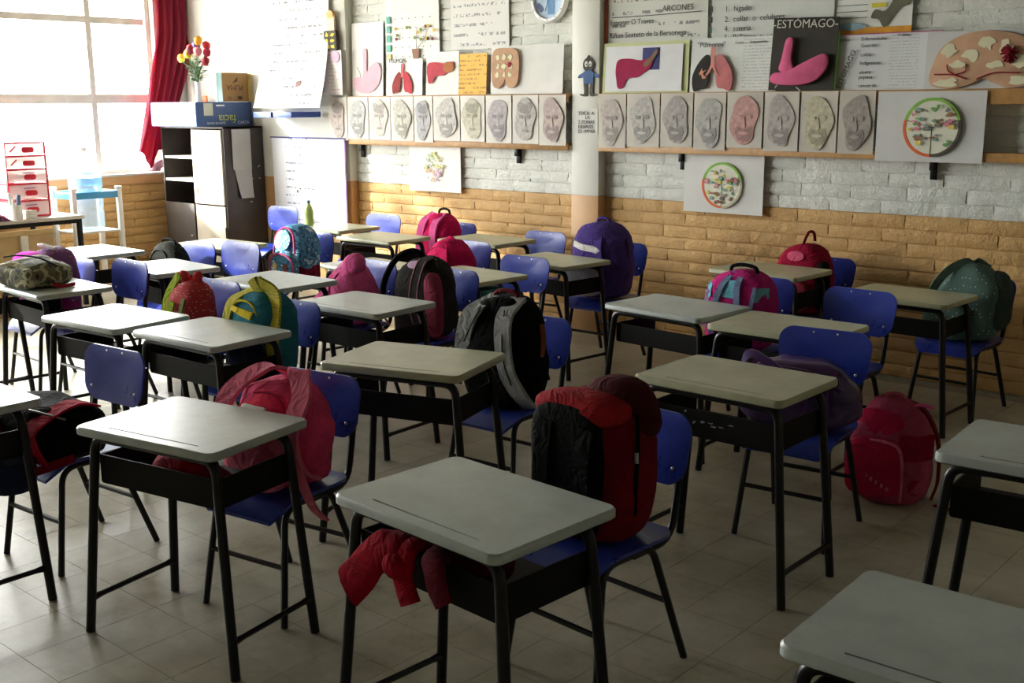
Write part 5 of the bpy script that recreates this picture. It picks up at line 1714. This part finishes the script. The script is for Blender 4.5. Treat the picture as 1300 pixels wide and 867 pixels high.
# 18 hot pink badge backpack, 19 pink strapped backpack
(L, a) = seat_of(18, .03)
b = Bag(.36, .25, .38, 2.2, 4.5, 2.6, .02, .014, 18)
o = backpack('hot pink backpack with a round white badge', L, a, b, HPK)
pk, p_ = pocket(o, b, .26, .18, .02, fabric('cerise_nylon', (196, 30, 86)), .07, .0, 'front_pocket', 2)
badge(o, b, -.09, .21, .028, .024, WPR, 'round_badge', .012); badge(o, b, .06, .24, .04, .03, fabric('pale_rose_print', (220, 130, 160)), 'printed_patch', .01, [(2 * u - 1, 2 * w_ - 1) for u, w_ in blotch(random.Random(9), 8)])
strap(o, b, [(-.02, .02, .385), (.02, -.06, .35), (.07, .28), (.1, .15)], HPK, .05, .012, .012); cord(o, b, [(-.14, .24), (-.06, .33), (.06, .33), (.14, .22)], PKD, .005)
handle(o, b, HPK, .08, .03)
(L, a) = seat_of(19, .02)
b = Bag(.34, .24, .44, 2.4, 4.5, 2.6, .02, .012, 19)
o = backpack('tall pink backpack with two wide straps and a dark loop on top', L, a, b, HPK)
strap(o, b, [(-.05, .0, .44), (-.08, .38), (-.12, .26), (-.13, .1)], ROSE, .07, .015, .012); strap(o, b, [(.05, .0, .44), (.05, .37), (.04, .25), (.07, .12)], ROSE, .07, .015, .012)
handle(o, b, CHAR, .12, .045, .010, .04); cord(o, b, [(.13, .34), (.16, -.02, .25), (.165, -.02, .12)], CHAR, .006)
strap(o, b, [(-.13, -.09, .09), (-.17, -.12, .08), (-.20, -.13, .09)], PNK, .06, .02, nm='strap_tail', sidev=(0, 0, 1))

# 21 slouched pink cloth bag
(L, a) = seat_of(21, .04)
b = Bag(.36, .26, .36, 1.7, 4, 2.4, .03, .018, 21, 0, .2)
o = backpack('slouched rose pink cloth bag with loose gathered straps', L, a, b, ROSE, 'cloth_bag', 'bag')
strap(o, b, [(-.03, .0, .35), (-.06, .28), (-.13, .2), (-.2, -.16, .1)], ROSE, .045, .014, .012); strap(o, b, [(-.02, -.02, .36), (-.09, .26), (-.12, .12)], fabric('pale_rose_webbing', (226, 130, 180)), .03, .012, .014)
MB().add(*(lambda m_: (m_.v, m_.f))(Bag(.16, .12, .13, 1.8, 3, 2.2, .03, .02, 5).mb(20, 10))).obj('gathered_neck', ROSE, o, smooth=80, loc=(.02, .0, .28))
pocket(o, b, .2, .16, .04, fabric('plum_pink', (176, 62, 104)), .06, .06, 'front_pocket', 3)

# 24 plain black bag
(L, a) = seat_of(24, -.02)
b = Bag(.37, .20, .36, 2.0, 4, 2.4, .0, .008, 24)
o = backpack('plain black cloth bag with a thin top handle by the cabinet', (L[0] - .055, L[1] + .055, L[2] + .006), a, b, fabric('soft_black_cloth', (44, 46, 42)), 'cloth_bag', 'bag')
handle(o, b, BLK, .16, .035, .007); cord(o, b, [(-.14, .2), (-.05, .30), (.06, .3), (.14, .18)], CHAR, .005)
pocket(o, b, .26, .14, .03, fabric('soft_black_cloth', (44, 46, 42)), .03, .0, 'front_pocket', 3)

# 25 shiny blue backpack with lunch pocket
SHB = patches_mat('shiny_blue_print', [(0, (40, 90, 140)), (.4, (90, 160, 200)), (.52, (50, 110, 160)), (.62, (180, 214, 232))], 22)
(L, a) = seat_of(25, .04)
b = Bag(.33, .26, .42, 2.2, 4.5, 2.8, .02, .008, 25)
o = backpack('shiny blue backpack with a round printed front and wine base', L, a + 8, b, SHB)
MB().add(*(lambda m_: (m_.v, m_.f))(Bag(.34, .27, .15, 5, 5, 2.8, 0, .006, 1).mb(24, 8))).obj('wine_base', fabric('wine_nylon', (120, 28, 50)), o, smooth=80, loc=(0, .0, -.002))
badge(o, b, -.03, .31, .085, .075, patches_mat('pale_blue_print', [(0, (120, 190, 214)), (.5, (190, 226, 236)), (.6, (80, 150, 190))], 30), 'round_print', .02)
cord(o, b, [(-.14, .18), (-.12, .34), (-.03, .40), (.07, .36), (.10, .22)], fabric('pink_piping', (206, 90, 130)), .008, .02, 'piping')
lb = Bag(.25, .09, .25, 2.4, 5, 3.2, .0, .005, 4)
L2 = (L[0] + .09, L[1] - .185, L[2] + .0)
o2 = backpack('small shiny blue lunch bag with printed figures before the blue backpack', L2, a + 8, lb, SHB, 'lunch_bag', 'bag')
cord(o2, lb, [(-.11, .04), (-.11, .17), (-.05, .225), (.05, .225), (.11, .17), (.11, .04)], fabric('pink_piping', (206, 90, 130)), .007, .008, 'piping')
for (x, z, rx, rz_, c_) in ((-.05, .14, .022, .028, (226, 196, 120)), (-.05, .09, .026, .03, (110, 170, 200)), (.05, .14, .020, .026, (120, 60, 40)), (.05, .085, .026, .035, (190, 40, 80)), (.0, .07, .018, .02, (232, 226, 220))):
    badge(o2, lb, x, z, rx, rz_, simple('figure_print_%d' % c_[1], srgb(*c_), .6), 'printed_patch', .006)

# 26 violet and magenta bag
(L, a) = seat_of(26, .02, .05)
b = Bag(.36, .26, .44, 2.4, 4.5, 2.6, .02, .010, 26)
o = backpack('violet backpack with a magenta front and gold flecks', L, a, b, dots_mat('violet_gold_print', (104, 52, 112), (206, 170, 70), 34, .16))
pk, p_ = pocket(o, b, .33, .36, .06, fabric('bright_magenta_nylon', (190, 50, 176)), .16, -.02, 'front_pocket', 2, .4)
badge(o, b, -.06, .28, .08, .05, fabric('lilac_print', (222, 186, 226)), 'lilac_print', .052); badge(o, b, -.05, .20, .06, .03, WPR, 'white_print', .052, [(2 * u - 1, 2 * w_ - 1) for u, w_ in blotch(random.Random(3), 9)])
MB().add(*(lambda m_: (m_.v, m_.f))(Bag(.37, .27, .18, 5, 5, 2.8, 0, .006, 1).mb(24, 8))).obj('plum_base', fabric('plum_nylon', (120, 30, 90)), o, smooth=80, loc=(0, .0, -.002))
strap(o, b, [(-.08, .0, .44), (-.02, -.04, .46), (.08, .0, .44)], WPR, .03, .01, nm='top_strip', sidev=(0, 1, 0))

# camouflage bag on desk 23
b = Bag(.48, .32, .15, 2.0, 4, 2.6, .0, .018, 30)
o = thing('camouflage_bag', 'camouflage cloth bag lying flat on a school desk', 'bag', (-6.19, 2.93, .7025), R(10), 'school bags around the room')
CAMO = patches_mat('camouflage', [(0, (36, 34, 26)), (.40, (92, 90, 60)), (.50, (160, 154, 124)), (.58, (70, 76, 48)), (.66, (40, 36, 28))], 11)
b.mb().obj('bag_body', CAMO, o, smooth=80)
strap(o, b, [(-.23, .05), (-.10, .10), (.03, .13), (.16, .10)], fabric('khaki_webbing', (176, 170, 140)), .03, .008, .006, 'webbing', sidev=(0, 0, 1))
cord(o, b, [(-.2, -.04, .15), (-.05, -.05, .17), (.12, -.04, .165), (.22, .0, .12)], BLK, .005)
pocket(o, b, .18, .11, .01, CAMO, .06, .12, 'side_pocket', 4)
strap(o, b, [(.24, -.06, .03), (.262, -.02, .015), (.25, .08, .012)], RED, .02, .006, nm='red_tab', sidev=(0, 0, 1))

# 9 magenta and light blue backpack
(L, a) = seat_of(9, .03)
b = Bag(.38, .24, .41, 2.6, 5, 3.0, .02, .008, 9)
o = backpack('magenta backpack with light blue side panels and grey straps', L, a, b, MAGN)
for sx in (-1, 1):
    badge(o, b, sx * .155, .30, .028, .035, LBL, 'light_blue_panel', .008, rrect(-1, 1, -1, 1, .2))
SB = fabric('steel_blue_webbing', (112, 128, 158))
strap(o, b, [(-.02, -.03, .40), (-.05, .34), (-.09, .22), (-.1, .08)], SB, .035, .01, .012); strap(o, b, [(.03, -.03, .40), (.04, .34), (.05, .2), (.04, .08)], SB, .035, .01, .012)
strap(o, b, [(.13, .34), (.12, .2), (.10, .06)], SB, .022, .008, .010, 'blue_band'); strap(o, b, [(-.15, .3), (-.16, .2), (-.165, .1)], fabric('pale_lilac_webbing', (190, 150, 196)), .03, .008, .010, 'lilac_band')
handle(o, b, BLK, .16, .04, .010); badge(o, b, .0, .32, .05, .045, LBL, 'blue_yoke', .007, rrect(-1, 1, -1, 1, .2))

# 11 crimson backpack, 10 teal dotted bag
(L, a) = seat_of(11, .04)
b = Bag(.36, .24, .43, 2.2, 5, 2.8, .02, .008, 11)
o = backpack('crimson backpack with a tall pointed loop by the brick wall', (L[0] - .05, L[1], L[2]), a, b, CRIM)
cord(o, b, [(-.02, .0, .42), (.0, .0, .47), (.02, .0, .505), (.045, .01, .50), (.05, .02, .45)], DRED, .009, nm='carry_handle'); badge(o, b, -.02, .36, .06, .03, fabric('pale_crimson_print', (206, 90, 120)), 'printed_patch', .006)
strap(o, b, [(-.15, .27), (-.05, .285), (.06, .285), (.15, .27)], fabric('rose_band', (206, 120, 140)), .02, .006, .008, 'rose_band', sidev=(0, 0, 1)); pocket(o, b, .26, .2, .02, fabric('brick_rose_nylon', (170, 60, 80)), .06, -.03, 'front_pocket', 3)
pocket(o, b, .08, .3, .04, BLK, .1, .15, 'black_side', 3, .2)
(L, a) = seat_of(10, .07)
b = Bag(.38, .22, .42, 2.0, 5, 2.6, .05, .014, 10)
DOTT = dots_mat('teal_dotted_cloth', (76, 104, 96), (196, 206, 190), 44, .16)
o = backpack('teal cloth bag with white dots draped over a chair by the wall', (L[0], L[1] - .02, L[2]), a, b, DOTT, 'dotted_bag', 'bag')
strap(o, b, [(-.17, -.09, .20), (-.14, -.085, .30), (-.08, -.03, .39), (.0, .06, .425), (.06, .12, .38)], fabric('sage_webbing', (98, 122, 110)), .045, .010, nm='shoulder_strap', sidev=(.6, .5, 0))
MB().add(*(lambda m_: (m_.v, m_.f))(Bag(.2, .18, .32, 2.2, 4, 2.4, .06, .014, 3).mb(20, 12))).obj('dark_side', fabric('shadow_sage', (62, 74, 70)), o, smooth=80, loc=(.13, .02, .06))  # plain lump in a darker sage on one side of the bag
pocket(o, b, .26, .2, .0, DOTT, .08, -.06, 'front_pocket', 3)

# 6 purple satchel
(L, a) = seat_of(6, .02)
b = Bag(.46, .22, .27, 3.0, 4, 3.2, .03, .02, 6)
PVC = simple('purple_vinyl', srgb(66, 40, 92), .28, .3, 9)
o = backpack('dark purple shiny satchel slumped on a chair seat', (L[0] - .02, L[1] - .02, L[2]), a, b, PVC, 'satchel', 'satchel')
strap(o, b, [(-.22, -.05, .15), (-.17, -.10, .29), (-.07, -.12, .27), (.05, -.125, .21), (.2, -.1, .23)], PVC, .035, .008, nm='shoulder_strap', sidev=(0, 0, 1))
for x in (-.17, -.06, .08, .16):
    strap(o, b, [(x, .25), (x - .01, .17), (x, .08)], fabric('plum_webbing', (88, 50, 100)), .02, .008, .008, 'buckle_strap')
    badge(o, b, x, .20, .008, .008, M_RIVET, 'stud', .016)
cord(o, b, [(-.2, .20), (-.08, .24), (.08, .24), (.2, .18)], PVC, .009)

# pink backpack on the floor
b = Bag(.33, .25, .46, 2.0, 5, 2.8, .0, .014, 40)
o = thing('backpack', 'rose and crimson patchwork backpack standing on the floor', 'backpack', (-1.795, 4.54, 0), R(14), 'school bags around the room')
b.mb().obj('bag_body', fabric('patch_rose_nylon', (164, 66, 90)), o, smooth=80)
pk, p_ = pocket(o, b, .24, .26, .05, fabric('patch_crimson', (176, 28, 66)), .07, -.05, 'front_pocket', 3)
badge(o, b, .11, .27, .065, .055, fabric('patch_deep_crimson', (140, 18, 50)), 'crimson_patch', .007, rrect(-1, 1, -1, 1, .2)); badge(o, b, -.04, .37, .10, .05, fabric('patch_crimson', (176, 28, 66)), 'crimson_top', .006); badge(o, b, .12, .10, .03, .035, fabric('patch_deep_crimson', (140, 18, 50)), 'crimson_patch', .007)
cord(o, b, [(-.15, .04), (-.155, .21), (-.11, .29), (.03, .29), (.065, .21), (.065, .04)], LPK, .007, .035, 'piping')
for i in range(7):
    badge(o, b, -.12 + .022 * i, .17 - .012 * i, .006, .010, LPK, 'printed_patch', .046)
strap(o, b, [(.02, .08, .43), (.11, .09, .39), (.175, .08, .27), (.19, .06, .1), (.17, .05, .01)], DRED, .05, .012, sidev=(0, 1, 0)); strap(o, b, [(.19, -.03, .01), (.25, -.05, .008), (.30, -.08, .006)], DRED, .02, .005, nm='strap_tail', sidev=(0, 1, 0))
handle(o, b, LPK, .09, .03); strap(o, b, [(.06, .0, .42), (.11, -.02, .44), (.16, -.03, .435)], ROSE, .03, .008, nm='strap_loop', sidev=(0, 1, 0))

# ================================================================ SMALL THINGS IN AND ON THE DESKS
def on_desk(k, lx, ly, z):
    x, y, th = DESKS[k][:3]
    t = R(th)
    return (x + lx * math.cos(t) - ly * math.sin(t), y + lx * math.sin(t) + ly * math.cos(t), z), t
# red jacket in the tray of desk 1
JR = fabric('red_fleece', (150, 4, 30)); JD = fabric('dark_wine_fleece', (92, 20, 34))
(L, t) = on_desk(1, -.08, -.13, .53)
o = thing('red_jacket', 'red fleece jacket stuffed in a desk tray with one sleeve hanging out', 'jacket', L, t)
def sleeve(path, w, th_, nm, mat, sc):
    n = 10
    prof = [(w / 2 * math.cos(2 * PI * q / n), th_ / 2 * math.sin(2 * PI * q / n)) for q in range(n)]
    return MB().sweep(spline(path, 5), prof, (1, .0, .0), [sc[0] + (sc[1] - sc[0]) * i / (5 * (len(path) - 1)) for i in range(5 * (len(path) - 1) + 1)]).obj(nm, mat, o, smooth=80)
sleeve([(.05, .04, .09), (.0, -.005, .107), (-.025, -.055, .105), (-.065, -.078, .06), (-.11, -.085, .005), (-.16, -.09, -.045)], .12, .035, 'sleeve', JR, (.8, .95))
sleeve([(.02, .05, .08), (.035, -.005, .107), (.04, -.055, .102), (.045, -.075, .05), (.06, -.078, .01), (.075, -.078, -.02)], .085, .035, 'sleeve', JR, (.8, .9))
Bag(.10, .07, .075, 2, 2, 2.2, 0, .02, 2).mb(18, 10).obj('cuff_bunch', JR, o, smooth=80, loc=(.025, -.072, .03))
Bag(.24, .18, .10, 2, 3, 2.3, 0, .02, 5).mb(20, 10).obj('jacket_body', JD, o, smooth=80, loc=(.10, .105, .002))
sleeve([(.1, .03, .09), (.12, -.005, .107), (.14, -.055, .102), (.165, -.07, .05), (.19, -.07, .01)], .09, .03, 'dark_hem', JD, (.9, .8))
(L, t) = on_desk(2, .02, -.06, .5225)
o = thing('red_cloth', 'crumpled red cloth bundled in a desk tray', 'cloth', L, t)
Bag(.24, .14, .11, 1.9, 3, 2.3, 0, .022, 8).mb(24, 12).obj('bundle', JR, o, smooth=80)
Bag(.14, .10, .085, 1.9, 3, 2.3, 0, .022, 9).mb(20, 10).obj('fold', fabric('red_fleece_dull', (150, 24, 44)), o, smooth=80, loc=(.14, .0, 0))
(L, t) = on_desk(21, .14, -.02, .536)
o = thing('peach_pouch', 'peach pencil pouch lying in a desk tray', 'pouch', L, t + .3)
Bag(.16, .08, .085, 2.2, 3, 2.6, 0, .01, 3).mb(18, 10).obj('pouch_body', fabric('peach_cloth', (222, 176, 120)), o, smooth=80)
MB().tube([(-.06, -.01, .083), (.06, -.01, .083)], .004, 5).obj('zip_line', CHAR, o)
(L, t) = on_desk(20, -.22, -.10, .729)
o = thing('green_bottle', 'green plastic drink bottle with a blue cap on a school desk', 'bottle', L, t)
GB = clear_plastic('green_bottle_plastic', (168, 184, 116), .7)
MB().lathe([(.03, 0), (.036, .006), (.037, .05), (.034, .07), (.037, .09), (.036, .12), (.028, .15), (.014, .175), (.013, .185)], 18).obj('bottle_body', GB, o)
MB().lathe([(.015, .183), (.016, .185), (.016, .203), (.013, .207)], 14).obj('cap', simple('dull_blue_cap', srgb(80, 120, 160), .5), o)
(L, t) = on_desk(12, .0, .02, .5235)
o = thing('exercise_book', 'white exercise book lying in a desk tray', 'book', L, t + .15)
MB().box(-.11, .11, -.08, .08, 0, .012).obj('pages', P((226, 224, 216)), o); MB().box(-.112, .112, -.082, .082, .012, .014).obj('cover', P((206, 206, 210)), o)

# scraped paint on one tray
for ob in list(bpy.data.objects):
    if ob.get('label', '').startswith('olive school desk with scuffed tray'):
        rr = random.Random(17)
        for i in range(9):
            cx, cz = (-.14 + .035 * i if i < 6 else rr.uniform(.0, .14)), rr.uniform(.565, .605)
            sx, sz = rr.uniform(.010, .024), rr.uniform(.004, .009)
            MB().prism([(cx + sx * (2 * u - 1), cz + sz * (2 * w_ - 1)) for u, w_ in blotch(rr, 7, .45)], -.1592, -.158).obj('paint_scrape', simple('bare_metal_scrape', srgb(150, 148, 142), .5), ob)
